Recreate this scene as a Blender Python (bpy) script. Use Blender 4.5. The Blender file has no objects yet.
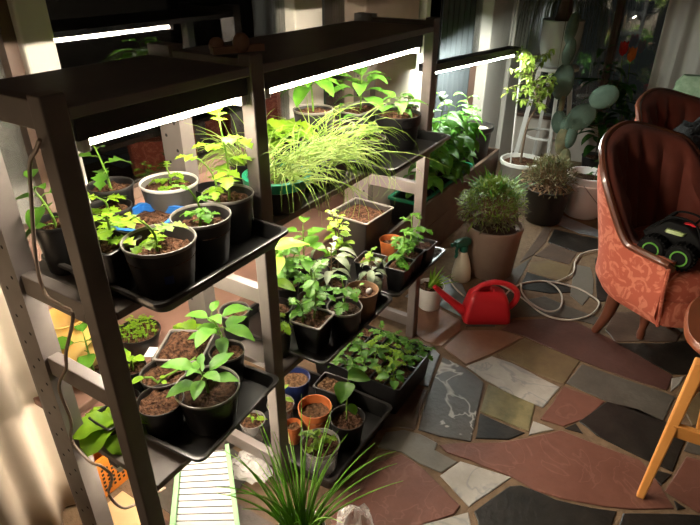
import bpy, math, random
from mathutils import Vector as V, Matrix, noise
C = bpy.context.scene
COL = C.collection
PI = math.pi
sin, cos = math.sin, math.cos

# ------------------------------------------------------------------ camera
CAM = V((-0.4493, -0.7919, 1.4224))
YAW, PIT, ROLL, FPX = math.radians(31.85), math.radians(28.755), math.radians(0.25), 563.08
fw = V((cos(PIT)*cos(YAW), cos(PIT)*sin(YAW), -sin(PIT)))
r0 = V((sin(YAW), -cos(YAW), 0)); u0 = r0.cross(fw)
RT = r0*cos(ROLL) + u0*sin(ROLL); UP = u0*cos(ROLL) - r0*sin(ROLL)
cd = bpy.data.cameras.new('camera'); co = bpy.data.objects.new('camera', cd); COL.objects.link(co)
co.matrix_world = Matrix(((RT.x, UP.x, -fw.x, CAM.x), (RT.y, UP.y, -fw.y, CAM.y), (RT.z, UP.z, -fw.z, CAM.z), (0, 0, 0, 1)))
cd.sensor_width = 36; cd.lens = FPX*36/700; cd.clip_start = 0.02
C.camera = co
def at(px, py, axis, val):      # point of the photograph on a plane of the room
    d = fw + RT*((px-350)/FPX) - UP*((py-262.5)/FPX)
    return CAM + d*((val-CAM[axis])/d[axis])
def fl(px, py, z=0.0): return at(px, py, 2, z)

# ------------------------------------------------------------------ materials
def mat(name, col, rough=.5, metal=0, spec=.5, nscale=0, col2=None, bump=0, bscale=60, trans=0, emit=0, sheen=0, coat=0):
    m = bpy.data.materials.new(name); m.use_nodes = True
    nt = m.node_tree; b = nt.nodes['Principled BSDF']
    b.inputs['Base Color'].default_value = (*col, 1); b.inputs['Roughness'].default_value = rough
    b.inputs['Metallic'].default_value = metal; b.inputs['Specular IOR Level'].default_value = spec
    b.inputs['Sheen Weight'].default_value = sheen; b.inputs['Coat Weight'].default_value = coat
    if trans: b.inputs['Specular IOR Level'].default_value = .3
    tc = nt.nodes.new('ShaderNodeTexCoord')
    if col2:
        n = nt.nodes.new('ShaderNodeTexNoise'); n.inputs['Scale'].default_value = nscale or 8; n.inputs['Detail'].default_value = 4
        nt.links.new(tc.outputs['Object'], n.inputs['Vector'])
        rp = nt.nodes.new('ShaderNodeValToRGB'); rp.color_ramp.elements[0].position = .35; rp.color_ramp.elements[1].position = .65
        rp.color_ramp.elements[0].color = (*col, 1); rp.color_ramp.elements[1].color = (*col2, 1)
        nt.links.new(n.outputs['Fac'], rp.inputs['Fac']); nt.links.new(rp.outputs['Color'], b.inputs['Base Color'])
    if bump:
        n2 = nt.nodes.new('ShaderNodeTexNoise'); n2.inputs['Scale'].default_value = bscale; n2.inputs['Detail'].default_value = 5
        nt.links.new(tc.outputs['Object'], n2.inputs['Vector'])
        bp = nt.nodes.new('ShaderNodeBump'); bp.inputs['Strength'].default_value = bump; bp.inputs['Distance'].default_value = .01
        nt.links.new(n2.outputs['Fac'], bp.inputs['Height']); nt.links.new(bp.outputs['Normal'], b.inputs['Normal'])
    if trans:
        t = nt.nodes.new('ShaderNodeBsdfTranslucent'); mx = nt.nodes.new('ShaderNodeMixShader'); mx.inputs[0].default_value = trans
        if col2: nt.links.new(rp.outputs['Color'], t.inputs['Color'])
        else: t.inputs['Color'].default_value = (*col, 1)
        out = nt.nodes['Material Output']
        nt.links.new(b.outputs[0], mx.inputs[1]); nt.links.new(t.outputs[0], mx.inputs[2]); nt.links.new(mx.outputs[0], out.inputs[0])
    if emit:
        b.inputs['Emission Color'].default_value = (*col, 1); b.inputs['Emission Strength'].default_value = emit
    return m
def clear_mat(name, col, alpha, rough=.1):
    m = bpy.data.materials.new(name); m.use_nodes = True; nt = m.node_tree
    b = nt.nodes['Principled BSDF']; b.inputs['Base Color'].default_value = (*col, 1); b.inputs['Roughness'].default_value = rough
    t = nt.nodes.new('ShaderNodeBsdfTransparent'); mx = nt.nodes.new('ShaderNodeMixShader'); mx.inputs[0].default_value = alpha
    nt.links.new(t.outputs[0], mx.inputs[1]); nt.links.new(b.outputs[0], mx.inputs[2]); nt.links.new(mx.outputs[0], nt.nodes['Material Output'].inputs[0])
    return m
def glass_mat(name, ior, tint=(.8, .85, .82)):
    m = bpy.data.materials.new(name); m.use_nodes = True; nt = m.node_tree
    nt.nodes.remove(nt.nodes['Principled BSDF'])
    t = nt.nodes.new('ShaderNodeBsdfTransparent'); t.inputs[0].default_value = (*tint, 1)
    g = nt.nodes.new('ShaderNodeBsdfGlossy'); g.inputs['Roughness'].default_value = .012
    f = nt.nodes.new('ShaderNodeFresnel'); f.inputs[0].default_value = ior
    mx = nt.nodes.new('ShaderNodeMixShader')
    nt.links.new(f.outputs[0], mx.inputs[0]); nt.links.new(t.outputs[0], mx.inputs[1]); nt.links.new(g.outputs[0], mx.inputs[2])
    nt.links.new(mx.outputs[0], nt.nodes['Material Output'].inputs[0])
    return m
def tube_mat(name, col, s):
    m = bpy.data.materials.new(name); m.use_nodes = True; nt = m.node_tree
    nt.nodes.remove(nt.nodes['Principled BSDF']); e = nt.nodes.new('ShaderNodeEmission')
    e.inputs[0].default_value = (*col, 1); e.inputs[1].default_value = s
    nt.links.new(e.outputs[0], nt.nodes['Material Output'].inputs[0]); return m

M = {}
M['post'] = mat('grey_brown_paint', (.125, .105, .094), .45, col2=(.15, .127, .114), nscale=14)
M['board'] = mat('dark_board', (.15, .13, .135), .42, col2=(.18, .156, .155), nscale=10)
M['hole'] = mat('peg_hole', (.006, .005, .005), .9)
M['black'] = mat('black_plastic', (.008, .0075, .0075), .38)
M['tray'] = mat('black_tray_plastic', (.009, .0085, .008), .3)
M['dgrey'] = mat('dark_grey_plastic', (.022, .020, .019), .45)
M['greyrim'] = mat('lit_look_grey_rim', (.19, .175, .155), .4)  # grey rims paled to carry the lamp light they catch
M['grey'] = mat('grey_plastic', (.075, .068, .06), .5)
M['taupe'] = mat('taupe_plastic', (.032, .026, .021), .5)
M['soil'] = mat('potting_soil', (.022, .010, .006), .95, col2=(.125, .062, .034), nscale=95, bump=1, bscale=150, spec=.1)
M['drysoil'] = mat('dry_soil', (.05, .026, .013), .95, col2=(.18, .10, .052), nscale=90, bump=1, bscale=110, spec=.1)
M['wetsoil'] = mat('dark_soil', (.018, .010, .007), .95, col2=(.055, .03, .018), nscale=70, bump=.8, bscale=120, spec=.1)
def leafm(n, a, b, tr=.35, rough=.45, ns=22): return mat(n, a, rough, col2=b, nscale=ns, trans=tr)
M['leaf'] = leafm('fresh_leaf', (.05, .16, .012), (.10, .25, .02))
M['leafy'] = leafm('yellow_green_leaf', (.13, .27, .012), (.22, .36, .02))
M['leafp'] = leafm('pepper_leaf', (.06, .19, .018), (.12, .29, .035))
M['leafd'] = leafm('deep_green_leaf', (.02, .08, .01), (.045, .13, .018))
M['leafs'] = leafm('silvery_leaf', (.16, .22, .12), (.34, .38, .27))
M['lettuce'] = leafm('lettuce_leaf', (.13, .28, .012), (.22, .38, .02))
M['chive'] = leafm('chive_blade', (.14, .32, .03), (.24, .45, .07), .38)
M['grass'] = leafm('pale_blade', (.18, .32, .04), (.34, .44, .11), .3)
M['stem'] = mat('stem_green', (.13, .25, .03), .5, trans=.2)
M['woody'] = mat('woody_stem', (.13, .085, .05), .8, bump=.4)
M['clampwood'] = mat('brown_clamp_wood', (.30, .17, .11), .6, col2=(.24, .13, .08), nscale=20)
M['dry'] = mat('dry_twig', (.16, .085, .04), .85, col2=(.25, .15, .07), nscale=20)
M['terra'] = mat('orange_brown_plastic', (.42, .115, .03), .45)
M['tan'] = mat('tan_brown_plastic', (.22, .12, .065), .5)
M['blue'] = mat('blue_plastic', (.02, .13, .42), .35)
M['navy'] = mat('navy_plastic', (.012, .025, .11), .35)
M['greenp'] = mat('bright_green_plastic', (.01, .20, .10), .35)
M['dgreenp'] = mat('dark_green_plastic', (.008, .085, .05), .35)
M['palegreen'] = mat('pale_green_plastic', (.22, .42, .2), .4, trans=.2)
M['white'] = mat('white_plastic', (.62, .60, .55), .4)
M['paper'] = mat('dull_white_plastic', (.48, .47, .44), .6)
M['brightwhite'] = mat('bright_white_plastic', (.82, .80, .77), .4)
M['sticker'] = mat('paper_sticker', (.35, .33, .3), .7)
M['paint'] = mat('white_paint', (.62, .58, .51), .5, col2=(.57, .53, .46), nscale=4)
M['pier'] = mat('beige_wall_pier', (.42, .34, .27), .8, col2=(.47, .38, .30), nscale=5)
M['wallp'] = mat('brown_pink_panel', (.19, .10, .07), .65, col2=(.15, .08, .055), nscale=9)
M['roomw'] = mat('room_wall', (.11, .09, .07), .9)
M['stonew'] = mat('pale_stone_wall', (.60, .54, .46), .8, col2=(.50, .44, .37), nscale=7, bump=.2, bscale=20)
M['darkwood'] = mat('dark_brown_wood', (.07, .035, .02), .5, col2=(.11, .06, .035), nscale=12)
M['planter'] = mat('brown_planter_wood', (.115, .068, .045), .55, col2=(.15, .09, .06), nscale=9)
M['plank'] = mat('pale_plank', (.42, .27, .13), .6, col2=(.50, .34, .17), nscale=9)
M['orangep'] = mat('orange_crate_plastic', (.50, .15, .012), .45)
M['red'] = mat('red_plastic', (.62, .02, .03), .35)
M['clay'] = mat('grey_brown_clay', (.20, .135, .095), .7, col2=(.25, .175, .125), nscale=6, bump=.1)
M['ochre'] = mat('yellow_glaze', (.72, .46, .13), .35, col2=(.80, .58, .24), nscale=9, trans=.35)
M['cord'] = mat('white_cord', (.52, .46, .39), .5)
M['cordb'] = mat('brown_white_cord', (.22, .16, .12), .5)
M['curtain'] = mat('cream_curtain', (.62, .53, .42), .85, col2=(.56, .47, .37), nscale=5, trans=.15)
M['curtainw'] = mat('off_white_curtain', (.80, .78, .72), .85, trans=.1)
M['curtaing'] = mat('grey_drape', (.05, .058, .062), .85, trans=.1)
M['velvet'] = None
M['redwood'] = mat('polished_red_wood', (.10, .032, .016), .35, col2=(.15, .045, .022), nscale=14, coat=.3)
M['orangewood'] = mat('orange_pine', (.62, .25, .055), .4, col2=(.70, .31, .08), nscale=7)
M['seatwood'] = mat('red_brown_seat_wood', (.20, .055, .02), .35, col2=(.16, .042, .016), nscale=11, coat=.2)
M['cactus'] = mat('grey_green_cactus', (.055, .10, .07), .7, col2=(.085, .14, .10), nscale=12, bump=.3, bscale=40)
M['cactusb'] = mat('brown_cactus_trunk', (.20, .16, .075), .8, col2=(.11, .12, .06), nscale=18, bump=.4)
M['spine'] = mat('pale_spine', (.4, .36, .25), .7)
M['ceramic'] = mat('pale_glazed_ceramic', (.50, .53, .47), .25)
M['fluff'] = mat('black_fluff', (.006, .006, .006), .95, bump=1, bscale=60)
M['mint'] = mat('pale_green_knit', (.36, .47, .31), .9, col2=(.25, .36, .22), nscale=30, bump=.5, bscale=50)
M['rubber'] = mat('black_rubber', (.004, .004, .004), .8, spec=.2)
M['lime'] = mat('lime_rim', (.12, .36, .05), .4)
M['carbody'] = mat('pale_lime_shell', (.33, .42, .16), .4)
M['petalr'] = mat('red_petal', (.6, .03, .02), .6, trans=.2)
M['petalo'] = mat('orange_petal', (.75, .20, .03), .6, trans=.2)
M['pebble'] = mat('pale_pebbles', (.42, .30, .2), .8, col2=(.6, .5, .4), nscale=50)
M['metal'] = mat('grey_metal', (.3, .3, .3), .35, metal=.8)
M['fixture'] = mat('dark_lamp_housing', (.018, .018, .019), .5)
M['wire'] = mat('dark_wire', (.06, .06, .06), .4, metal=.6)
M['film'] = clear_mat('clear_film', (.85, .82, .78), .32, .12)
M['clearpot'] = clear_mat('clear_plastic_pot', (.5, .47, .43), .45, .15)
M['glass'] = glass_mat('night_window_glass', 2.35)
M['hazyglass'] = glass_mat('fogged_window_glass', 2.0)
_nt = M['hazyglass'].node_tree; _o = _nt.nodes['Material Output']; _prev = _o.inputs[0].links[0].from_socket
_d = _nt.nodes.new('ShaderNodeBsdfDiffuse'); _d.inputs[0].default_value = (.42, .40, .36, 1); _mx = _nt.nodes.new('ShaderNodeMixShader')
_n = _nt.nodes.new('ShaderNodeTexNoise'); _n.inputs['Scale'].default_value = 9; _n.inputs['Detail'].default_value = 6
_mr = _nt.nodes.new('ShaderNodeMapRange'); _mr.inputs[1].default_value = .35; _mr.inputs[2].default_value = .7; _mr.inputs[3].default_value = .05; _mr.inputs[4].default_value = .4
_nt.links.new(_n.outputs['Fac'], _mr.inputs[0]); _nt.links.new(_mr.outputs[0], _mx.inputs[0]); _nt.links.new(_prev, _mx.inputs[1]); _nt.links.new(_d.outputs[0], _mx.inputs[2]); _nt.links.new(_mx.outputs[0], _o.inputs[0])
M['tube'] = tube_mat('lit_tube', (1, .88, .71), 330)
M['tubelow'] = tube_mat('lit_low_tube', (1, .86, .68), 330)
M['tubefill'] = tube_mat('lit_fill_tube', (1, .87, .70), 120)
M['tubec'] = tube_mat('lit_cool_tube', (.94, 1, .93), 430)

def velvet(name, a, b):
    m = mat(name, a, .75, sheen=.12); nt = m.node_tree; bs = nt.nodes['Principled BSDF']
    bs.inputs['Sheen Tint'].default_value = (1, .6, .5, 1)
    tc = nt.nodes.new('ShaderNodeTexCoord'); n1 = nt.nodes.new('ShaderNodeTexNoise'); n1.inputs['Scale'].default_value = 17; n1.inputs['Detail'].default_value = 2.5; n1.inputs['Distortion'].default_value = 2.2
    nt.links.new(tc.outputs['Object'], n1.inputs['Vector'])
    rp = nt.nodes.new('ShaderNodeValToRGB'); rp.color_ramp.elements[0].position = .49; rp.color_ramp.elements[1].position = .57
    rp.color_ramp.elements[0].color = (*a, 1); rp.color_ramp.elements[1].color = (*b, 1)
    nt.links.new(n1.outputs['Fac'], rp.inputs['Fac']); nt.links.new(rp.outputs['Color'], bs.inputs['Base Color'])
    return m
M['shadevelvet'] = mat('shaded_red_tufted_velvet', (.24, .05, .028), .8, col2=(.19, .04, .022), nscale=9, sheen=.1)  # shade inside the chair put into a darker red
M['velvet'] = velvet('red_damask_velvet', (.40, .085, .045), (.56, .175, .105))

# ------------------------------------------------------------------ mesh helper
class MB:
    def __init__(s): s.v = []; s.f = []; s.m = []
    def add(s, vs, fs, mi=0):
        o = len(s.v); s.v += [tuple(p) for p in vs]; s.f += [tuple(i+o for i in f) for f in fs]; s.m += [mi]*len(fs); return s
    def box(s, a, b, mi=0):
        (x0, y0, z0), (x1, y1, z1) = a, b
        return s.add([(x0,y0,z0),(x1,y0,z0),(x1,y1,z0),(x0,y1,z0),(x0,y0,z1),(x1,y0,z1),(x1,y1,z1),(x0,y1,z1)],
                     [(0,3,2,1),(4,5,6,7),(0,1,5,4),(1,2,6,5),(2,3,7,6),(3,0,4,7)], mi)
    def loft(s, loops, closed=True, cap0=True, cap1=True, mi=0):
        n = len(loops[0]); vs = [p for l in loops for p in l]; fs = []
        for k in range(len(loops)-1):
            for i in range(n if closed else n-1):
                j = (i+1) % n; fs.append((k*n+i, k*n+j, (k+1)*n+j, (k+1)*n+i))
        if cap0: fs.append(tuple(range(n-1, -1, -1)))
        if cap1: fs.append(tuple((len(loops)-1)*n+i for i in range(n)))
        return s.add(vs, fs, mi)
    def lathe(s, prof, n=28, c=(0, 0, 0), cap0=True, cap1=False, mi=0):
        return s.loft([[(c[0]+r*cos(2*PI*i/n), c[1]+r*sin(2*PI*i/n), c[2]+z) for i in range(n)] for r, z in prof], True, cap0, cap1, mi)
    def tube(s, pts, r, n=6, mi=0, caps=True):
        pts = [V(p) for p in pts]; loops = []; up = V((0.13, .21, 1)).normalized()
        for i, p in enumerate(pts):
            t = (pts[min(i+1, len(pts)-1)]-pts[max(i-1, 0)])
            if t.length < 1e-9: t = V((0, 0, 1))
            t.normalize(); a = t.cross(up)
            if a.length < .05: a = t.cross(V((1, 0, 0)))
            a.normalize(); b = t.cross(a); rr = r[i] if isinstance(r, (list, tuple)) else r
            loops.append([p + a*(rr*cos(2*PI*k/n)) + b*(rr*sin(2*PI*k/n)) for k in range(n)])
        return s.loft(loops, True, caps, caps, mi)
    def bar(s, p, q, w, h, up=(0, 0, 1), mi=0):
        p, q, up = V(p), V(q), V(up); d = (q-p).normalized(); a = d.cross(up).normalized(); b = a.cross(d)
        L = lambda c: [c-a*w/2-b*h/2, c+a*w/2-b*h/2, c+a*w/2+b*h/2, c-a*w/2+b*h/2]
        return s.loft([L(p), L(q)], True, True, True, mi)
    def ball(s, c, rx, ry, rz, n=12, m=8, rot=None, mi=0):
        lo = []
        for j in range(1, m):
            t = PI*j/m; lo.append([V((rx*sin(t)*cos(2*PI*i/n), ry*sin(t)*sin(2*PI*i/n), -rz*cos(t))) for i in range(n)])
        lo = [[V(c)+(rot@p if rot else p) for p in l] for l in lo]
        return s.loft(lo, True, True, True, mi)
    def build(s, name, mt, parent=None, loc=(0, 0, 0), smooth=True, rot=None, bevel=0):
        me = bpy.data.meshes.new(name); me.from_pydata(s.v, [], s.f); me.update()
        mts = mt if isinstance(mt, list) else [mt]
        for q in mts: me.materials.append(q)
        if len(mts) > 1: me.polygons.foreach_set('material_index', s.m)
        o = bpy.data.objects.new(name, me); COL.objects.link(o); o.location = loc
        if rot is not None: o.rotation_euler = rot
        if parent: o.parent = parent
        if smooth:
            me.polygons.foreach_set('use_smooth', [True]*len(me.polygons))
            me.set_sharp_from_angle(angle=math.radians(42))
        if bevel:
            bv = o.modifiers.new('soft_edges', 'BEVEL'); bv.width = bevel; bv.segments = 2; bv.limit_method = 'ANGLE'
        return o
def thing(name, label, cat, loc=(0, 0, 0), rz=0, group=None):
    o = bpy.data.objects.new(name, None); COL.objects.link(o); o.location = loc; o.rotation_euler = (0, 0, rz)
    o.empty_display_size = .05; return tag(o, label, cat, group)
def tag(o, label, cat, group=None):
    o['label'] = label; o['category'] = cat
    if group: o['group'] = group
    return o
def struct(o): o['kind'] = 'structure'; return o
def rrect(x0, y0, x1, y1, r, z, n=4):
    out = []
    for cx, cy, a in ((x1-r, y1-r, 0), (x0+r, y1-r, PI/2), (x0+r, y0+r, PI), (x1-r, y0+r, 1.5*PI)):
        for k in range(n+1):
            t = a+PI/2*k/n; out.append((cx+r*cos(t), cy+r*sin(t), z))
    return out
def spline(pts, per=8):
    P = [V(p) for p in pts]; P = [P[0]*2-P[1]] + P + [P[-1]*2-P[-2]]; out = []
    for i in range(1, len(P)-2):
        for k in range(per):
            t = k/per; a, b, c, d = P[i-1:i+3]
            out.append(.5*((2*b)+(c-a)*t+(2*a-5*b+4*c-d)*t*t+(3*b-a-3*c+d)*t**3))
    out.append(P[-2]); return out

# ------------------------------------------------------------------ leaves and plants
def leaf(mb, base, d, L, W, droop=.4, kind='ovate', fold=.25, up=V((0, 0, 1)), n=7, rnd=random, wave=0):
    d = V(d).normalized(); side = d.cross(up)
    if side.length < .05: side = d.cross(V((1, 0, .2)))
    side.normalize(); nr = side.cross(d).normalized()
    vs = []; p = V(base); dirv = d.copy()
    for i in range(n+1):
        t = i/n
        if kind == 'ovate': w = (sin(PI*min(1, t**.75*.98+.02)))**.85
        elif kind == 'lobed': w = (sin(PI*min(1, t**.7*.98+.02)))**.8*(1+.38*sin(t*19))
        elif kind == 'round': w = (sin(PI*min(1, t*.94+.06)))**.5
        elif kind == 'strap': w = min(1, 3*t+.3)*(1-t**3)
        else: w = max(.02, 1-t)
        w *= W/2
        wv = wave*W*sin(t*13+1.1) if wave else 0
        vs += [p-side*w+nr*(w*fold+wv), p-side*w*.5+nr*(w*fold*.45), p.copy(), p+side*w*.5+nr*(w*fold*.45), p+side*w+nr*(w*fold-wv)]
        ang = -droop/n
        rot = Matrix.Rotation(ang, 3, side); dirv = rot@dirv; nr = rot@nr
        p = p+dirv*(L/n)
    fs = []
    for i in range(n):
        for k in range(4): fs.append((i*5+k, i*5+k+1, i*5+k+6, i*5+k+5))
    mb.add(vs, fs)
def pol(az, el): return V((cos(az)*cos(el), sin(az)*cos(el), sin(el)))
def compound(fb, sb, base, d, L, rnd, W=.5, kind='lobed', droop=.5, pairs=2):
    d = V(d).normalized(); pts = [V(base)]; dv = d.copy(); side = d.cross(V((0, 0, 1)))
    side = side.normalized() if side.length > .05 else V((1, 0, 0))
    for i in range(6):
        dv = Matrix.Rotation(-droop/6, 3, side)@dv; pts.append(pts[-1]+dv*(L*.62/6))
    sb.tube(pts, [.0016]*6+[.0009], 4)
    for k in range(pairs):
        q = pts[2+2*k] if pairs < 3 else pts[1+2*k]
        for sg in (-1, 1):
            leaf(fb, q, (dv*.5+side*sg*.9+V((0, 0, rnd.uniform(-.1, .25)))), L*(.34+.06*k)*rnd.uniform(.85, 1.15), L*.34*W/.5, .5, kind)
    leaf(fb, pts[-1], dv, L*.5, L*.42*W/.5, .5, kind)
def finish(parent, fb, sb, z, leafmat, stemmat='stem'):
    if sb.f: sb.build('stem', M[stemmat], parent, (0, 0, z))
    if fb.f: fb.build('foliage', M[leafmat], parent, (0, 0, z))
def tomato(parent, z, H, rnd, n=6, L=.06, lean=(0, 0), off=(0, 0), lm='leafy', kind='lobed', mbs=None, spread=1):
    fb, sb = mbs or (MB(), MB())
    pts = [V((off[0]+lean[0]*t*t, off[1]+lean[1]*t*t, H*t-.01)) + V((.004*sin(5*t+n), .004*cos(4*t), 0)) for t in [i/7 for i in range(8)]]
    sb.tube(pts, [.0032-.0016*i/7 for i in range(8)], 6)
    a = rnd.uniform(0, 6)
    for i in range(n):
        t = .35+.65*i/max(1, n-1); q = pts[min(7, int(t*7))]
        compound(fb, sb, q, pol(a+i*2.4, rnd.uniform(.15, .6)+(.4 if i == n-1 else 0)), L*rnd.uniform(.8, 1.2)*(1-.25*(i == n-1)), rnd, kind=kind)
    for k in range(2):
        leaf(fb, pts[2], pol(a+k*PI+.5, .3), L*.42, L*.14, .3, 'ovate')
    if not mbs: finish(parent, fb, sb, z, lm)
def pepper(parent, z, H, rnd, n=8, L=.085, W=.042, lean=(0, 0), off=(0, 0), lm='leafp', stem='stem', mbs=None, droop=.9, el=(.0, .5), kind='ovate', t0=.45):
    fb, sb = mbs or (MB(), MB())
    pts = [V((off[0]+lean[0]*t*t, off[1]+lean[1]*t*t, H*t-.01)) for t in [i/7 for i in range(8)]]
    sb.tube(pts, [.0034-.0018*i/7 for i in range(8)], 6)
    a = rnd.uniform(0, 6)
    for i in range(n):
        t = t0+(1-t0)*i/max(1, n-1); q = pts[min(7, int(t*7+.5))]
        d = pol(a+i*2.4, rnd.uniform(*el)+.25*(i > n-3)); l = L*rnd.uniform(.75, 1.15)*(1-.35*(i > n-3))
        e = q+d*l*.3; sb.tube([q, q+d*l*.15+V((0, 0, .003)), e], .0012, 4)
        leaf(fb, e, d, l, W*l/L, droop*rnd.uniform(.6, 1.2), kind, wave=.03)
    if not mbs: finish(parent, fb, sb, z, lm, stem)
def blades(parent, z, n, H, rnd, spread=.05, bend=.9, lm='chive', r=.0018, lo=.5, aim=None, name='foliage', els=(1.05, 1.5)):
    fb = MB()
    for i in range(n):
        a = rnd.uniform(0, 2*PI); rr = spread*math.sqrt(rnd.random()); p = V((rr*cos(a), rr*sin(a), -.01))
        az = a+rnd.uniform(-.6, .6) if aim is None else aim+rnd.gauss(0, 1.0)
        h = H*rnd.uniform(lo, 1); el = rnd.uniform(*els); b = bend*rnd.uniform(.3, 1.2); pts = [p]
        for k in range(8):
            pts.append(pts[-1]+pol(az, el)*(h/8)); el -= b/8*(1+k*.22)
        fb.tube(pts, [r*(1-.85*(k/8)**2) for k in range(9)], 4)
    return fb.build(name, M[lm], parent, (0, 0, z))
def soil(parent, r, z, m='soil', sq=None, rnd=random, heap=0, name='soil'):
    mb = MB(); n = 40; loops = []; s = rnd.random()*50
    for k in range(14, -1, -1):
        q = k/14; lo = []
        for i in range(n):
            a = 2*PI*i/n
            if sq:
                c, w = cos(a), sin(a); e = max(abs(c)/sq[0], abs(w)/sq[1]); x, y = c/e*q, w/e*q
            else: x, y = r*q*cos(a), r*q*sin(a)
            h = .007*noise.noise((x*60+s, y*60, s)) + .006*noise.noise((x*170+s, y*170, s)) + heap*(1-q*q)
            lo.append((x, y, h if k < 14 else -.004))
        loops.append(lo)
    mb.loft(loops, True, False, True)
    return mb.build(name, M[m], parent, (0, 0, z))
def round_pot(parent, r, h, m='black', rimm=None, soilm='soil', depth=.018, taper=.76, collar=0, rnd=random, heap=0):
    mb = MB(); b = r*taper
    prof = [(b*.9, 0), (b, .004)]
    if collar: prof += [(r-.006, h-collar-.002), (r-.001, h-collar), (r-.0015, h-.004)]
    else: prof += [(r*.955, h-.010), (r*.96, h-.005)]
    prof += [(r*.94, h-.004), (r*.9-.001, max(h-depth-.012, .01)), (r*.5, max(h-depth-.014, .009))]
    mb.lathe(prof, 32, cap1=True); mb.build('pot', M[m], parent)
    rm = MB(); rm.lathe([(r*.945, h-.006), (r*.985, h-.006), (r+.0005, h-.002), (r*.995, h+.0008), (r*.965, h+.001), (r*.945, h-.002), (r*.945, h-.006)], 32, cap0=False)
    rm.build('rim', M[rimm or m], parent)
    soil(parent, r*.925, h-depth, soilm, rnd=rnd, heap=heap)
    return h-depth
def square_pot(parent, a, b, h, m='black', rimm=None, soilm='soil', depth=.015, taper=.78, rnd=random, rad=.008, heap=0, rimw=.004):
    R = lambda k, z, e=0: rrect(-a*k-e, -b*k-e, a*k+e, b*k+e, rad, z)
    mb = MB(); mb.loft([R(taper, 0), R(1, h-.004), R(.965, h-.004), R(.93, max(h-depth-.012, .008))]); mb.build('pot', M[m], parent)
    rm = MB(); rm.loft([R(.97, h-.005), R(1, h-.005, rimw*.7), R(1, h, rimw), R(1, h+.0015, rimw*.5), R(.97, h+.0005), R(.97, h-.005)], cap0=False, cap1=False); rm.build('rim', M[rimm or m], parent)
    soil(parent, 0, h-depth, soilm, sq=(a*.945, b*.945), rnd=rnd, heap=heap)
    return h-depth
def sticker(parent, r, ang, z, w, h, m='sticker', name='label_sticker'):
    mb = MB(); lo = []
    for zz in (z, z+h):
        lo.append([((r+.0012)*cos(ang+t*w/r), (r+.0012)*sin(ang+t*w/r), zz) for t in (-.5, -.25, 0, .25, .5)])
    mb.loft(lo, False, False, False); return mb.build(name, M[m], parent)
def tray(name, label, x0, y0, x1, y1, z, h, m='tray', rz=0, group=None, flare=.016, rad=.022):
    cx, cy = (x0+x1)/2, (y0+y1)/2; a, b = (x1-x0)/2, (y1-y0)/2
    t = thing(name, label, 'tray', (cx, cy, z), rz, group)
    R = lambda i, zz: rrect(-a+i, -b+i, a-i, b-i, rad, zz, 5)
    mb = MB(); mb.loft([R(flare+.002, 0), R(.006, h-.006), R(.006, h-.003), R(.010, h-.003), R(flare+.005, .003)])
    mb.build('tray_pan', M[m], t)
    rm = MB(); rm.loft([R(.008, h-.006), R(-.001, h-.007), R(0, h-.001), R(.003, h), R(.009, h-.001), R(.008, h-.006)], cap0=False, cap1=False)
    rm.build('rim', M['trayrim'], t)
    return t
M['trayrim'] = mat('paler_tray_rim', (.03, .027, .025), .28)  # rim in a paler tone than the tray pan

# ------------------------------------------------------------------ room shell
HZ = 2.35
WY = .575
def slab(name, a, b, m, bevel=0): return struct(MB().box(a, b).build(name, M[m], smooth=False, bevel=bevel))

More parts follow.
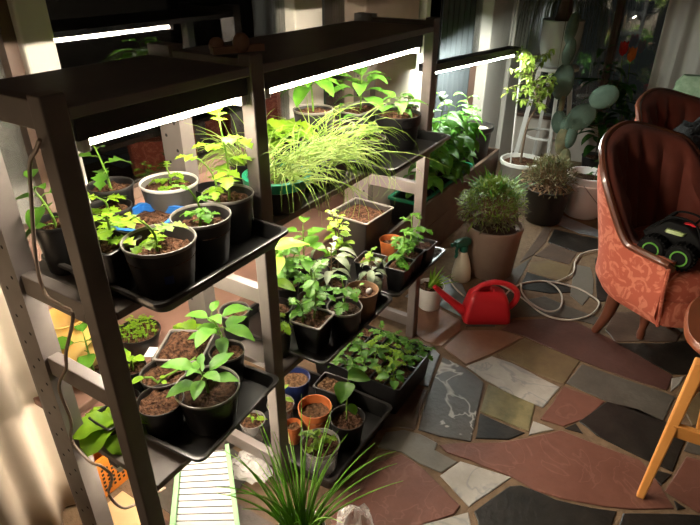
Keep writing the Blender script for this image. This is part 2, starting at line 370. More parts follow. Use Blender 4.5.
# floor: crazy paving, every stone its own polygon laid in brown mortar
STC = {
 'r': ((.16, .062, .042), (.20, .082, .056)), 'dr': ((.085, .038, .03), (.12, .055, .045)), 'k': ((.010, .0085, .007), (.028, .023, .018)),
 'w': ((.36, .33, .29), (.52, .48, .43)), 'y': ((.26, .21, .10), (.11, .105, .045)), 'o': ((.20, .145, .07), (.15, .10, .055)),
 'g': ((.08, .07, .058), (.125, .11, .09)), 'gg': ((.16, .145, .115), (.19, .17, .14)), 'v': ((.075, .062, .05), (.10, .085, .07)),
 't': ((.30, .165, .10), (.24, .125, .08)), 'b': ((.30, .33, .35), (.22, .25, .27)), 'n': ((.13, .085, .06), (.09, .06, .045))}
stone_keys = list(STC)
stone_mats = []
for k in stone_keys:
    a, b = [tuple(c*.72 for c in q) for q in STC[k]]; m = mat('stone_'+{'r':'red','dr':'dark_red','k':'black','w':'white_marble','y':'mottled_yellow','o':'ochre','g':'dark_grey','gg':'grey_green','v':'veined','t':'terracotta','b':'blue_grey','n':'brown'}[k], a, .42, col2=b, nscale=6 if k in 'wv' else 12, bump=.22, bscale=48, spec=.35)
    if k in 'rvw':
        nt = m.node_tree; bs = nt.nodes['Principled BSDF']; rpn = [n for n in nt.nodes if n.type == 'VALTORGB'][0]
        tc = [n for n in nt.nodes if n.type == 'TEX_COORD'][0]
        n = nt.nodes.new('ShaderNodeTexNoise'); n.inputs['Scale'].default_value = {'r': 6, 'v': 5, 'w': 5}[k]; n.inputs['Detail'].default_value = 3; n.inputs['Distortion'].default_value = 1.2
        nt.links.new(tc.outputs['Object'], n.inputs['Vector'])
        r2 = nt.nodes.new('ShaderNodeValToRGB'); c2 = r2.color_ramp
        lo = {'r': .488, 'v': .575, 'w': .50}[k]; hi = {'r': .498, 'v': .605, 'w': .55}[k]
        c2.elements[0].position = lo-.012; c2.elements[0].color = (0, 0, 0, 1); c2.elements[1].position = hi+.012; c2.elements[1].color = (0, 0, 0, 1)
        e = c2.elements.new((lo+hi)/2); s = {'r': .16, 'v': .85, 'w': .7}[k]; e.color = (s, s, s, 1)
        mx = nt.nodes.new('ShaderNodeMix'); mx.data_type = 'RGBA'; mx.inputs['B'].default_value = {'r': (.36, .20, .15, 1), 'v': (.55, .50, .44, 1), 'w': (.17, .17, .18, 1)}[k]
        nt.links.new(n.outputs['Fac'], r2.inputs['Fac']); nt.links.new(r2.outputs['Color'], mx.inputs['Factor']); nt.links.new(rpn.outputs['Color'], mx.inputs['A'])
        nt.links.new(mx.outputs['Result'], bs.inputs['Base Color'])
    m.node_tree.nodes['Noise Texture'].inputs['Detail'].default_value = 9; m.node_tree.nodes['Noise Texture'].inputs['Roughness'].default_value = .68
    stone_mats.append(m)
M['mortar'] = mat('brown_mortar', (.15, .092, .048), .8, col2=(.11, .066, .033), nscale=30, bump=.4)
ST = [
 ('r', [(401,454),(414,461),(426,471),(444,489),(460,506),(454,514),(425,523),(390,537),(340,550),(330,520),(352,488),(376,462)]),
 ('gg', [(404,430),(421,434),(437,443),(435,450),(458,462),(441,472),(420,463),(402,452),(378,447),(386,432)]),
 ('w', [(461,461),(511,477),(469,506),(440,475)]),
 ('r', [(439,445),(455,443),(500,442),(530,437),(562,430),(589,441),(641,460),(655,477),(674,508),(630,509),(605,506),(561,498),(535,490),(512,477),(470,460),(447,452)]),
 ('k', [(474,511),(490,499),(509,486),(521,485),(540,492),(556,499),(590,507),(617,511),(612,525),(608,548),(480,548),(478,520)]),
 ('k', [(623,513),(660,513),(715,515),(715,550),(613,550)]),
 ('v', [(443,357),(466,368),(484,382),(481,397),(471,441),(440,436),(418,429),(430,388)]),
 ('n', [(427,390),(415,429),(395,426),(370,432),(385,405),(405,385)]),
 ('b', [(432,346),(440,354),(428,386),(408,382),(420,357)]),
 ('y', [(489,384),(535,404),(529,431),(480,411)]),
 ('k', [(480,413),(525,433),(509,439),(476,438)]),
 ('w', [(533,421),(554,429),(529,435)]),
 ('w', [(466,366),(492,356),(512,363),(560,387),(543,407),(520,398),(486,380)]),
 ('o', [(497,354),(525,338),(580,361),(564,384),(530,370)]),
 ('t', [(444,348),(463,330),(500,330),(523,337),(494,353),(466,364)]),
 ('t', [(418,304),(440,309),(462,321),(460,330),(442,346),(425,341),(412,331)]),
 ('b', [(440,274),(462,284),(470,300),(463,317),(441,306),(433,296)]),
 ('b', [(418,286),(431,297),(438,306),(418,301),(405,296)]),
 ('dr', [(501,329),(515,320),(548,318),(577,322),(614,340),(645,359),(673,376),(667,390),(625,377),(583,361),(540,343),(525,336)]),
 ('g', [(582,364),(625,379),(667,393),(675,397),(664,421),(640,413),(605,400),(566,383)]),
 ('r', [(564,386),(605,401),(586,418),(564,426),(541,419)]),
 ('k', [(607,401),(639,409),(666,421),(690,429),(673,471),(630,452),(597,435),(579,421)]),
 ('k', [(565,428),(576,423),(583,433)]),
 ('k', [(657,470),(672,474),(661,485),(653,477)]),
 ('r', [(687,456),(712,463),(712,516),(697,511),(665,491)]),
 ('k', [(674,500),(686,508),(677,509)]),
 ('g', [(692,430),(715,440),(715,459),(690,452),(684,450)]),
 ('w', [(671,378),(684,376),(680,385),(671,391)]),
 ('k', [(615,343),(663,343),(690,340),(703,360),(690,374),(673,374)]),
 ('n', [(605,329),(615,312),(634,311),(683,331),(676,341),(615,341)]),
 ('gg', [(575,264),(590,267),(594,280),(593,293),(582,305),(570,295)]),
 ('k', [(527,272),(569,284),(571,292),(550,293),(519,288)]),
 ('n', [(552,243),(577,253),(569,264),(535,255)]),
 ('k', [(554,229),(603,240),(603,249),(577,252),(548,242)]),
 ('k', [(595,258),(606,255),(625,280),(625,300),(597,301)]),
 ('w', [(417,526),(468,512),(472,530),(440,545)]),
 ('g', [(510,302),(545,296),(568,306),(600,318),(601,326),(575,319),(548,315),(515,317),(500,322)]),
 ('o', [(530,262),(548,260),(570,266),(574,262),(566,282),(528,271)]),
 ('g', [(472,300),(500,300),(512,290),(516,300),(505,303),(495,326),(466,326)]),
 ('b', [(552,222),(560,214),(604,232),(604,238),(580,233)]),
 ('g', [(515,268),(532,257),(528,262),(524,271),(515,288),(490,292),(478,288),(490,276)]),
 ('g', [(470,290),(478,290),(488,296),(472,298)]),
 ('n', [(520,262),(545,226),(551,229),(545,243),(533,255)]),
 ('o', [(686,377),(715,378),(715,425),(692,425),(677,395)]),
 ('dr', [(668,423),(690,427),(686,428)]),
]
fb = MB(); fb.box((-2, -3.2, -.05), (4.15, WY+.02, 0), 0)
def inset(P, e):
    c = sum(P, V((0, 0, 0)))/len(P); return [p+(c-p).normalized()*e for p in P]
for k, poly in ST:
    P = [fl(*q, .004) for q in poly]
    # subdivide and roughen the edges a little
    Q = []
    for i in range(len(P)):
        a, b = P[i], P[(i+1) % len(P)]; n = max(1, int((b-a).length/.035))
        for j in range(n):
            p = a.lerp(b, j/n); Q.append(p+V((noise.noise(p*30), noise.noise(p*30+V((9, 9, 9))), 0))*.003)
    Q2 = inset(Q, .003)
    n = len(Q); low = [V((p.x, p.y, -.002)) for p in Q]; top = [V((p.x, p.y, .004)) for p in Q2]; mid = [V((p.x, p.y, .0025)) for p in Q]
    fb.loft([low, mid, top], True, False, True, stone_keys.index(k)+1)
rnd = random.Random(5)
# stones outside the traced area (under the rack, behind, right)
def covered(x, y):
    d = V((x, y, 0))-CAM; z = d@fw
    if z < .1: return False
    px, py = 350+FPX*(d@RT)/z, 262.5-FPX*(d@UP)/z
    return 325 < px < 720 and 205 < py < 560
for i in range(-7, 15):
    for j in range(-11, 3):
        x0, y0 = i*.29-.1+.15*(j % 2), j*.29+.1
        cs = [(x0, y0), (x0+.29, y0), (x0+.29, y0+.29), (x0, y0+.29)]
        if any(covered(*c) for c in cs+[(x0+.145, y0+.145)]) or x0 < -2 or x0 > 3.8 or y0 < -3.1 or y0 > .27: continue
        jit = lambda p: (p[0]+.05*noise.noise((p[0]*3, p[1]*3, 1)), p[1]+.05*noise.noise((p[0]*3, p[1]*3, 7)))
        P = inset([V((*jit(c), .003)) for c in cs], .014)
        fb.loft([[V((p.x, p.y, -.002)) for p in P], P], True, False, True, 1+stone_keys.index(rnd.choice(['r', 'k', 'g', 'n', 'gg', 'dr', 'o', 'b'])))
struct(fb.build('floor', [M['mortar']]+stone_mats, smooth=False))
slab('ceiling', (-2, -3.2, HZ), (4.15, WY+.08, HZ+.05), 'roomw')
slab('wall_rear', (-2, -3.25, 0), (4.15, -3.2, HZ), 'roomw')
slab('wall_left', (-2.05, -3.2, 0), (-2, WY+.08, HZ), 'roomw')
# window wall: panel below, sill, glass panes with frames
slab('wall_window', (-2, WY, 0), (4.1, WY+.06, .79), 'wallp')
slab('trim_1', (-2, WY-.03, .79), (2.3, WY+.03, .825), 'darkwood', .004)
slab('trim_2', (.05, .335, .405), (1.42, WY, .43), 'wallp', .004)
slab('trim_3', (-2, WY-.02, 2.2), (4.1, WY+.06, HZ), 'paint')
def mullion(n, x0, x1, y0=WY-.05, m='paint', z0=.79): slab('trim_%d' % n, (x0, y0, z0), (x1, WY+.03, 2.2), m, .006)
mullion(4, .293, .372); mullion(5, 1.30, 1.475, WY-.045)
slab('trim_6', (.262, WY-.03, .825), (.293, WY+.02, 2.2), 'darkwood')
slab('wall_pier', (1.70, .47, 0), (2.2, WY+.06, 2.2), 'pier', .01)
mullion(7, 2.42, 2.47, WY-.04, z0=.3)
slab('trim_8', (3.35, .50, 0), (3.75, WY+.06, 2.2), 'paint', .008)
slab('trim_9', (3.77, .47, 0), (4.1, WY+.06, 2.2), 'paint', .008)
def pane(n, x0, x1, z0, z1=2.2):
    w = struct(MB().box((x0, WY, z0), (x1, WY+.012, z1)).build('window_%d' % n, M['glass'], smooth=False)); return w
struct(MB().box((-2, WY, .825), (.262, WY+.012, 2.2)).build('window_1', M['hazyglass'], smooth=False)); pane(2, .372, 1.30, .825); pane(3, 1.475, 1.70, .825); pane(4, 2.2, 2.42, .79); pane(5, 2.47, 3.35, .79)
# far wall
slab('wall_far', (4.1, -3.2, 0), (4.16, WY+.06, .30), 'stonew')
slab('trim_10', (4.05, -3.2, .30), (4.16, WY, .325), 'darkwood', .004)
slab('trim_11', (4.08, -3.2, 2.1), (4.16, WY+.06, HZ), 'roomw')
struct(MB().box((4.1, -3.2, .325), (4.112, WY, 2.1)).build('window_6', M['glass'], smooth=False))
slab('trim_12', (4.06, -.16, .325), (4.12, -.11, 2.1), 'darkwood', .004)

# curtains
def drape(name, label, path, z0, z1, m, fold=.02, waves=9, seed=1):
    P = spline(path, 24); lo = []; NZ = 14
    for j in range(NZ+1):
        t = j/NZ; z = z0+(z1-z0)*t; row = []
        for i, p in enumerate(P):
            d = (P[min(i+1, len(P)-1)]-P[max(i-1, 0)]).normalized(); nn = V((-d.y, d.x, 0)); s = i/len(P)
            q = p+nn*(fold*sin(2*PI*waves*s+.8*sin(3*t+seed))*(1-.3*t)+.4*fold*noise.noise((s*14, t*5, seed)))
            row.append(q+V((0, 0, z)))
        lo.append(row)
    mb = MB(); mb.loft(lo, False, False, False); o = mb.build(name, M[m])
    so = o.modifiers.new('cloth_thickness', 'SOLIDIFY'); so.thickness = .002
    return tag(o, label, 'curtain')
drape('curtain', 'cream curtain hanging at far left behind the rack end ladder', [(.10, .47, 0), (-.02, .45, 0), (-.15, .44, 0), (-.33, .45, 0), (-.6, .45, 0)], .015, 2.2, 'curtain', .02, 5, 2)
drape('curtain', 'off-white curtain at the top right behind the armchairs', [(3.98, -.43, 0), (4.0, -.8, 0), (3.98, -1.3, 0), (4.0, -1.9, 0)], .34, 2.1, 'curtainw', .03, 8, 4)
drape('curtain', 'grey drape in the window behind the hanging lamp', [(2.62, .535, 0), (2.85, .54, 0), (3.1, .535, 0)], .34, 2.2, 'curtaing', .012, 6, 3)

# ------------------------------------------------------------------ shelving rack
X0, X1, X2, PW, PD, DEP = 0.0, .445, 1.328, .040, .034, .30
rack = thing('shelving_rack', 'long dark grey-brown two-bay shelving rack full of seedlings', 'shelf', (0, 0, 0))
for x in (X0, X1, X2):
    MB().box((x, 0, 0), (x+PW, PD, 1.245)).build('front_post', M['post'], rack, smooth=False, bevel=.003)
    b = MB(); y0, y1 = DEP-.068, DEP
    b.box((x, y0, 0), (x+PW, y1, 1.245))
    for k in range(36):
        z = .05+k*.033; y = y0+(.018 if k % 2 else .05)
        for xs, fl_ in ((x-.0006, 1), (x+PW+.0006, -1)):
            b.add([(xs, y+.0042*cos(2*PI*i/10), z+.0042*sin(2*PI*i/10)) for i in range(10)], [tuple(range(10))[::-fl_]], 1)
    b.build('back_post', [M['post'], M['hole']], rack, smooth=False)
    if x == X0: MB().box((x+.002, y1+.0005, 0), (x+PW-.004, y1+.014, 1.23)).build('edge_strip', M['board'], rack, smooth=False)
    for zr in (.05, .64, .838, 1.19):
        MB().box((x+.007, PD, zr), (x+PW-.007, DEP-.068, zr+.045)).build('rail', M['post'], rack, smooth=False, bevel=.002)
for xa, xb in ((X0+PW, X1), (X1+PW, X2)):
    for z in (.41, .86, 1.222):
        MB().box((xa+.001, .002, z-.018), (xb-.001, DEP-.002, z)).build('shelf_board', M['board'] if z > 1 else M['post'], rack, smooth=False, bevel=.002)
    if xb < .5:
        pass
MB().box((X0, -.001, 1.2225), (X2+PW, .0, 1.2226))
# tube lights under each shelf
def tube_lamp(name, label, xa, xb, y, z, m='tube', hs=(.030, .034), group=None, rz=0, rt=.006):
    L = xb-xa; t = thing(name, label, 'lamp', (xa, y, z), rz, group)
    MB().box((0, -hs[0]/2, rt+.002), (L, hs[0]/2, rt+.002+hs[1])).build('housing', M['fixture'], t, smooth=False)
    b = MB(); b.tube([(.018, 0, 0), (L-.018, 0, 0)], rt, 10); b.build('light_tube', M[m], t)
    for xx in (.004, L-.004-.016): MB().box((xx, -.0145, -.012), (xx+.016, .014, .0115)).build('end_cap', M['white'], t, smooth=False, bevel=.003)
    return t
tube_lamp('tube_lamp', 'lit white tube lamp under the top board of the narrow left bay', .048, .437, .022, 1.160)
tube_lamp('tube_lamp', 'lit white tube lamp under the top board of the wide right bay', .492, 1.262, .022, 1.160)
tube_lamp('tube_lamp', 'lit tube lamp hidden beneath the middle shelf of the left bay', .048, .437, .17, .806)
tube_lamp('tube_lamp', 'lit tube lamp hidden beneath the middle shelf of the right bay', .492, 1.30, .15, .806)
tube_lamp('tube_lamp', 'lit tube lamp hidden beneath the lowest shelf of the left bay', .048, .437, .17, .356, 'tubelow')
tube_lamp('tube_lamp', 'unseen dim fill tube added beneath the lowest shelf of the right bay', .492, 1.30, .235, .37, 'tubefill')  # added fill, lifts the dark floor level of the right bay
# ornament on the middle post
o = MB(); o.ball((.004, .01, .018), .020, .016, .020, 10, 7); o.ball((-.03, .045, .014), .018, .014, .017, 10, 7); o.bar((-.05, .04, .007), (.05, -.006, .007), .020, .013)
tag(o.build('wooden_clamp', M['clampwood'], None, (.452, .02, 1.246)), 'small brown wooden clamp on top of the middle rack post', 'clamp')
# cord down the left ladder
P = [at(x, y, 0, -.012) for x, y in [(40,140),(36,150),(30,163),(31,190),(34,240),(39,275),(47,296),(62,306),(73,316),(66,352),(66,368),(59,388),(71,420),(72,441),(89,461),(101,466)]]
P += [at(112, 477, 1, .12), at(109, 494, 1, .12), at(121, 507, 1, .12), at(134, 505, 1, .12), at(165, 488, 1, .14)]
mb = MB(); mb.tube(spline(P, 6), .0034, 6)
tag(mb.build('power_cord', M['cordb']), 'thin brown and white lamp cord running down the left end ladder', 'cord')

# ------------------------------------------------------------------ trays on the rack
ZM, ZL = .8605, .4105
tray('plant_tray', 'black tray on the middle shelf of the narrow left bay under four round pots', .062, -.094, .432, .262, ZM, .034)
tray('plant_tray', 'black tray overhanging the middle shelf at the right end of the wide bay', .895, -.10, 1.315, .27, ZM, .03)
tray('plant_tray', 'black tray on the low shelf of the left bay under the big pepper pot', .105, -.045, .425, .268, ZL, .034, rz=math.radians(4.5))
tray('plant_tray', 'black tray on the low shelf of the wide bay nearest the middle post', .545, -.092, .957, .275, ZL, .026)
tray('plant_tray', 'black tray on the low shelf of the wide bay at its far right end', .966, -.098, 1.368, .275, ZL, .024)

def R(s): return random.Random(s)
G = 'potted seedlings on the rack'
PB = ZM+.0035; LB = ZL+.0035
# ---- left bay, middle shelf
t = thing('tomato_seedling', 'tomato seedling in the frontmost round grey pot of the upper left tray', 'potted plant', (.139, -.022, PB), 0, G)
z = round_pot(t, .066, .108, 'dgrey', 'greyrim', depth=.026); tomato(t, z, .085, R(1), 4, .05, (-.035, .0), (.0, 0))
sticker(t, .058, math.radians(238), .045, .016, .016, 'navy', 'emblem')
t = thing('tomato_seedling', 'pale tomato seedling in dark round pot second from front, upper left tray', 'potted plant', (.262, -.002, PB), 0, G)
z = round_pot(t, .060, .104, 'dgrey', 'greyrim', depth=.026); tomato(t, z, .09, R(2), 5, .048, (-.01, .01), lm='leaf')
t = thing('tomato_seedling', 'tall double-stemmed tomato seedling beside the middle post, upper left tray', 'potted plant', (.377, .033, PB), 0, G)
z = round_pot(t, .056, .104, 'dgrey', 'greyrim', depth=.018)
fbs = (MB(), MB()); tomato(t, z, .175, R(3), 6, .068, (-.005, .0), (.006, 0), mbs=fbs); tomato(t, z, .11, R(4), 4, .055, (-.03, .02), (-.015, .006), mbs=fbs); finish(t, *fbs, z, 'leafy')
sticker(t, .0495, math.radians(-50), .04, .02, .03)
t = thing('tomato_seedling', 'bushy tomato seedling in light grey pot with broad pale rim, upper left tray', 'potted plant', (.345, .178, PB), 0, G)
z = round_pot(t, .064, .112, 'grey', 'white', depth=.02, heap=.014); tomato(t, z, .06, R(5), 5, .045, lm='leafy')
t = thing('seed_box', 'blue rectangular plastic box of bare brown soil, upper left tray', 'box', (.24, .135, PB), math.radians(20), G)
square_pot(t, .062, .05, .075, 'blue', 'blue', depth=.012, taper=.9, rimw=.007)
t = thing('tomato_seedling', 'tomato seedling in square black pot close to the left front post', 'potted plant', (.098, .066, PB), math.radians(8), G)
z = square_pot(t, .040, .038, .096, 'black', 'black', depth=.01); tomato(t, z, .07, R(6), 6, .055, (.01, .0), lm='leafy')
t = thing('tomato_seedling', 'leaning tomato seedling in small black pot behind the left front post', 'potted plant', (.205, .205, PB), 0, G)
z = round_pot(t, .046, .096, 'black', 'dgrey', depth=.014); tomato(t, z, .055, R(7), 4, .06, (-.03, -.01), lm='leafy')
t = thing('pepper_plant', 'tall broad-leaved seedling at the back of the upper left tray by the window', 'potted plant', (.262, .272, PB), 0, G)
z = round_pot(t, .050, .112, 'black', 'dgrey', depth=.012); pepper(t, z, .12, R(8), 6, .055, .036, (-.02, .0), lm='leaf', t0=.3, kind='lobed')
t = thing('pepper_plant', 'leafy plant in black pot seen between the two posts of the left ladder', 'potted plant', (.090, .212, PB), 0, G)
z = round_pot(t, .043, .105, 'black', 'black', depth=.012); pepper(t, z, .10, R(9), 8, .062, .038, (-.02, .02), lm='leaf', t0=.2)
t = thing('plant_pot', 'black pot of bare soil against the middle back post, upper left tray', 'pot', (.408, .115, PB), 0, G)
round_pot(t, .038, .09, 'black', 'black')
# ---- left bay, low shelf
t = thing('pepper_plant', 'pepper plant in the big black front pot of the lower left tray', 'potted plant', (.247, .038, LB), 0, G)
z = round_pot(t, .077, .108, 'black', 'greyrim', 'wetsoil', depth=.022); pepper(t, z, .09, R(11), 9, .068, .038, (-.012, .0), t0=.45, el=(.15, .6))
t = thing('plant_pot', 'black pot of bare brown soil left of the big pepper pot', 'pot', (.166, .112, LB), 0, G)
round_pot(t, .055, .092, 'black', 'dgrey', depth=.012)
t = thing('squash_seedling', 'grey-rimmed pot with a pale fallen seedling lying on the soil', 'potted plant', (.238, .182, LB), 0, G)
z = round_pot(t, .058, .092, 'black', 'grey', depth=.012)
a, b = MB(), MB(); b.tube([(-.03, -.01, .004), (-.01, -.02, .014), (.03, -.025, .012), (.07, -.045, .03)], .0035, 6); b.tube([(-.03, -.01, .008), (-.035, .0, .02), (-.05, .01, .026)], .003, 6)
leaf(a, (-.05, .01, .026), (-1, .3, .2), .03, .022, .5, 'round'); leaf(a, (-.02, -.012, .016), (.5, -1, .3), .014, .011, .4, 'round'); leaf(a, (-.022, -.022, .01), (-.2, -1, .1), .016, .012, .4, 'round'); finish(t, a, b, z, 'leafy')
t = thing('seed_box', 'square grey tub heaped with brown soil, lower left tray', 'box', (.335, .205, LB), math.radians(28), G)
square_pot(t, .064, .060, .105, 'grey', 'greyrim', depth=.006, heap=.03, taper=.85)
t = thing('lettuce_plant', 'curly yellow-green lettuce behind the heaped grey tub', 'potted plant', (.400, .268, LB), 0, G)
z = round_pot(t, .028, .09, 'black'); a = MB()
for i in range(10): leaf(a, (0, 0, 0), pol(i*2.4, .5+.06*i), .05, .04, .7, 'round', wave=.09)
finish(t, a, MB(), z, 'lettuce')
t = thing('cress_bowl', 'round black bowl of tiny sprouting seedlings on the window ledge', 'potted plant', (.338, .40, .431), 0)
z = round_pot(t, .062, .058, 'black', 'black', depth=.006); a, b = MB(), MB(); q = R(12)
for i in range(110):
    x, y = q.uniform(-.05, .05), q.uniform(-.05, .05)
    if x*x+y*y > .0027: continue
    h = q.uniform(.008, .024); b.tube([(x, y, 0), (x+.002, y, h)], .0007, 3)
    for k in (0, 1): leaf(a, (x+.002, y, h), pol(q.uniform(0, 6), .4), .010, .006, .3, 'round', n=3)
finish(t, a, b, z, 'leafy')
t = thing('pepper_plant', 'bushy pepper plant in black pot beside the middle post, lower left tray', 'potted plant', (.385, .105, LB), 0, G)
z = round_pot(t, .047, .096, 'black', 'greyrim', depth=.014); pepper(t, z, .135, R(13), 11, .08, .04, (-.02, .02), t0=.45, el=(.05, .6))
t = thing('nasturtium_seedling', 'round-leaved seedling in small black pot next to the sprout bowl', 'potted plant', (.215, .268, LB), 0, G)
z = round_pot(t, .034, .088, 'black', depth=.01); pepper(t, z, .055, R(14), 5, .03, .032, kind='round', lm='leafy')
t = thing('plant_pot', 'little black pot of bare soil at the left edge, lower left tray', 'pot', (.137, .196, LB), 0, G)
round_pot(t, .030, .08, 'black')
t = thing('row_marker', 'white plant marker card lying beside the grey soil tub', 'marker', (.28, .275, LB+.088), 0)
MB().box((-.02, -.012, 0), (.02, .012, .0015)).build('card', M['white'], t, rot=(0, 0, .5), smooth=False)
MB().box((-.004, -.002, -.088), (.004, .0, 0)).build('stake', M['white'], t, smooth=False)
t = thing('row_marker', 'small red plant marker among the pepper leaves of the left bay', 'marker', (.402, .185, LB), 0)
MB().box((-.003, -.001, 0), (.003, .001, .13)).build('stake', M['white'], t, smooth=False); MB().box((-.012, -.0018, .10), (.012, -.0008, .125)).build('card', M['red'], t, smooth=False)
t = thing('ceramic_jug', 'round yellow glazed pot glowing behind the left ladder', 'pot', (.182, .462, .431), 0)
mb = MB(); mb.lathe([(.05, 0), (.072, .02), (.082, .07), (.074, .12), (.056, .15), (.054, .165), (.06, .175), (.054, .175), (.046, .155), (.066, .08), (.05, .015)], 28, cap1=True); mb.build('body', M['ochre'], t)
mb = MB(); mb.tube(spline([(.07, -.02, .13), (.105, -.03, .12), (.105, -.03, .07), (.078, -.02, .05)], 6), .007, 8); mb.build('handle', M['ochre'], t)
t = thing('lettuce_plant', 'broad-leaved lettuce at the left end of the low shelf beneath the yellow pot', 'potted plant', (.088, .20, LB+.0), 0, G)
z = square_pot(t, .03, .036, .06, 'black'); a, q = MB(), R(16)
for i in range(9): leaf(a, (0, 0, 0), pol(i*2.4+1, q.uniform(.0, .8)), q.uniform(.08, .12), .07, 1.1, 'round', wave=.06)
finish(t, a, MB(), z, 'lettuce')
t = thing('bean_seedling', 'tall green leafy plant on the ledge in front of the yellow pot', 'potted plant', (.17, .372, .431), 0)
z = round_pot(t, .034, .06, 'black'); pepper(t, z, .12, R(17), 8, .075, .05, lm='leaf', t0=.3)

# ---- right bay, middle shelf
t = thing('pepper_plant', 'pepper plant in wide shallow pot at the back, upper shelf of wide bay', 'potted plant', (.955, .215, PB+.0), 0, G)
z = round_pot(t, .062, .145, 'dgrey', 'greyrim', depth=.01); pepper(t, z, .155, R(21), 14, .095, .046, (-.02, 0), t0=.5, lm='leaf')
t = thing('pepper_plant', 'large-leaved pepper in rectangular grey tub at the back of the upper right tray', 'potted plant', (1.175, .178, PB), math.radians(-4), G)
z = square_pot(t, .085, .052, .11, 'dgrey', 'greyrim', depth=.012); pepper(t, z, .125, R(22), 14, .10, .052, (-.01, -.01), t0=.35)
t = thing('tomato_seedling', 'tiny seedling in small round grey pot between lettuce and rectangular tub', 'potted plant', (1.035, .17, PB), 0, G)
z = round_pot(t, .046, .088, 'dgrey', 'greyrim', depth=.012); pepper(t, z, .075, R(23), 4, .04, .022)
t = thing('pepper_plant', 'young pepper in big black pot, outermost on the upper right tray', 'potted plant', (1.165, .032, PB), 0, G)
z = round_pot(t, .074, .112, 'black', 'dgrey', 'soil', depth=.006, collar=.03, taper=.82); pepper(t, z, .07, R(24), 9, .07, .035, (.01, 0), t0=.3)
t = thing('tomato_seedling', 'wispy seedling in grey pot squeezed against the right rack post', 'potted plant', (1.272, .055, PB), 0, G)
z = round_pot(t, .034, .108, 'dgrey', 'grey', depth=.01); tomato(t, z, .06, R(25), 4, .05, lm='leafd')
t = thing('tomato_seedling', 'low spreading seedling in pale-rimmed pot at the corner of the upper right tray', 'potted plant', (.975, .022, PB), 0, G)
z = round_pot(t, .045, .082, 'dgrey', 'grey', depth=.01); tomato(t, z, .06, R(26), 6, .05, (.0, .0), lm='leafy')
t = thing('grass_bowl', 'green plastic bowl overflowing with long pale grass beside the middle post', 'potted plant', (.572, .055, ZM), 0, G)
z = round_pot(t, .078, .085, 'black', 'greenp', depth=.01, collar=.0)
mb = MB(); mb.lathe([(.074, .062), (.083, .066), (.085, .088), (.076, .09), (.074, .062)], 30, cap0=False); mb.build('collar', M['greenp'], t)
blades(t, z, 110, .31, R(27), .062, 1.5, 'grass', .0014, .4, aim=-.45, els=(.35, 1.15))
t = thing('grass_trough', 'long black trough of dense pale grass flopping over the shelf edge', 'potted plant', (.765, .07, ZM), 0, G)
z = square_pot(t, .10, .055, .085, 'black', 'black', depth=.01)
blades(t, z, 170, .33, R(28), .075, 1.6, 'grass', .0014, .4, aim=-.6, els=(.3, 1.0))
t = thing('lettuce_plant', 'curly bright lettuce clump at the back beside the middle post', 'potted plant', (.80, .20, ZM), 0, G)
z = round_pot(t, .05, .125, 'black'); a, q = MB(), R(29)
for i in range(26): leaf(a, (.02*cos(i*2.4), .02*sin(i*2.4), .0), pol(i*2.4, q.uniform(.3, 1.3)), q.uniform(.05, .09), .06, 1.4, 'round', wave=.10)
finish(t, a, MB(), z, 'lettuce')
t = thing('onion_seedling', 'thin grass-like onion shoots behind the tall tomato at the middle post', 'potted plant', (.63, .20, ZM), 0, G)
z = round_pot(t, .05, .08, 'black'); blades(t, z, 70, .2, R(30), .04, 1.7, 'grass', .0015, .5)

# ---- right bay, low shelf
t = thing('tomato_seedling', 'tall tomato seedlings in square black pot at the near corner of the low shelf', 'potted plant', (.628, .002, LB), math.radians(6), G)
z = square_pot(t, .046, .046, .10, 'black', 'greyrim', depth=.008); fbs = (MB(), MB())
tomato(t, z, .15, R(31), 6, .06, (.02, .01), (.005, -.005), mbs=fbs); tomato(t, z, .10, R(32), 5, .05, (-.03, .02), (-.02, .015), mbs=fbs); finish(t, *fbs, z, 'leaf')
t = thing('tomato_seedling', 'tomato seedling in round black pot with a white sticker on its side', 'potted plant', (.722, -.046, LB), 0, G)
z = round_pot(t, .053, .10, 'black', 'greyrim', 'wetsoil', depth=.016); tomato(t, z, .12, R(33), 6, .055, (.01, .02), lm='leaf')
sticker(t, .047, math.radians(-62), .045, .024, .022)
t = thing('pepper_plant', 'bare-stemmed seedling in light brown pot with a pale stone on the soil', 'potted plant', (.832, -.040, LB), 0, G)
z = round_pot(t, .052, .10, 'tan', 'tan', depth=.02); pepper(t, z, .05, R(34), 2, .03, .018, (-.02, 0), stem='woody')
mb = MB(); mb.ball((.022, -.012, .006), .014, .009, .009, 10, 7); mb.build('stone', M['sticker'], t, (0, 0, z))
t = thing('tomato_seedling', 'tomato seedling in round black pot behind the near square pot', 'potted plant', (.725, .068, LB), 0, G)
z = round_pot(t, .05, .09, 'black', 'dgrey'); tomato(t, z, .13, R(35), 7, .055, (-.01, 0), lm='leaf')
t = thing('plant_pot', 'large square taupe planter of bare soil at the back near the right post', 'pot', (1.215, .195, LB), math.radians(-3), G)
square_pot(t, .092, .085, .17, 'taupe', 'greyrim', depth=.02, taper=.8)
t = thing('celery_seedling', 'feathery celery seedlings in square black pot at the outer edge of the far tray', 'potted plant', (1.055, -.055, LB), math.radians(4), G)
z = square_pot(t, .045, .036, .092, 'black', 'dgrey', depth=.01); fbs = (MB(), MB())
tomato(t, z, .12, R(37), 9, .05, (.03, .0), mbs=fbs); tomato(t, z, .06, R(38), 4, .04, (-.02, 0), (.02, .01), mbs=fbs); finish(t, *fbs, z, 'leaf')
t = thing('plant_pot', 'small square black pot of bare soil at the outer corner of the far tray', 'pot', (1.245, -.052, LB), 0, G)
square_pot(t, .042, .036, .085, 'black', 'dgrey', 'wetsoil')
t = thing('celery_seedling', 'tall feathery celery in square black pot in front of the orange pot', 'potted plant', (1.15, -.045, LB), 0, G)
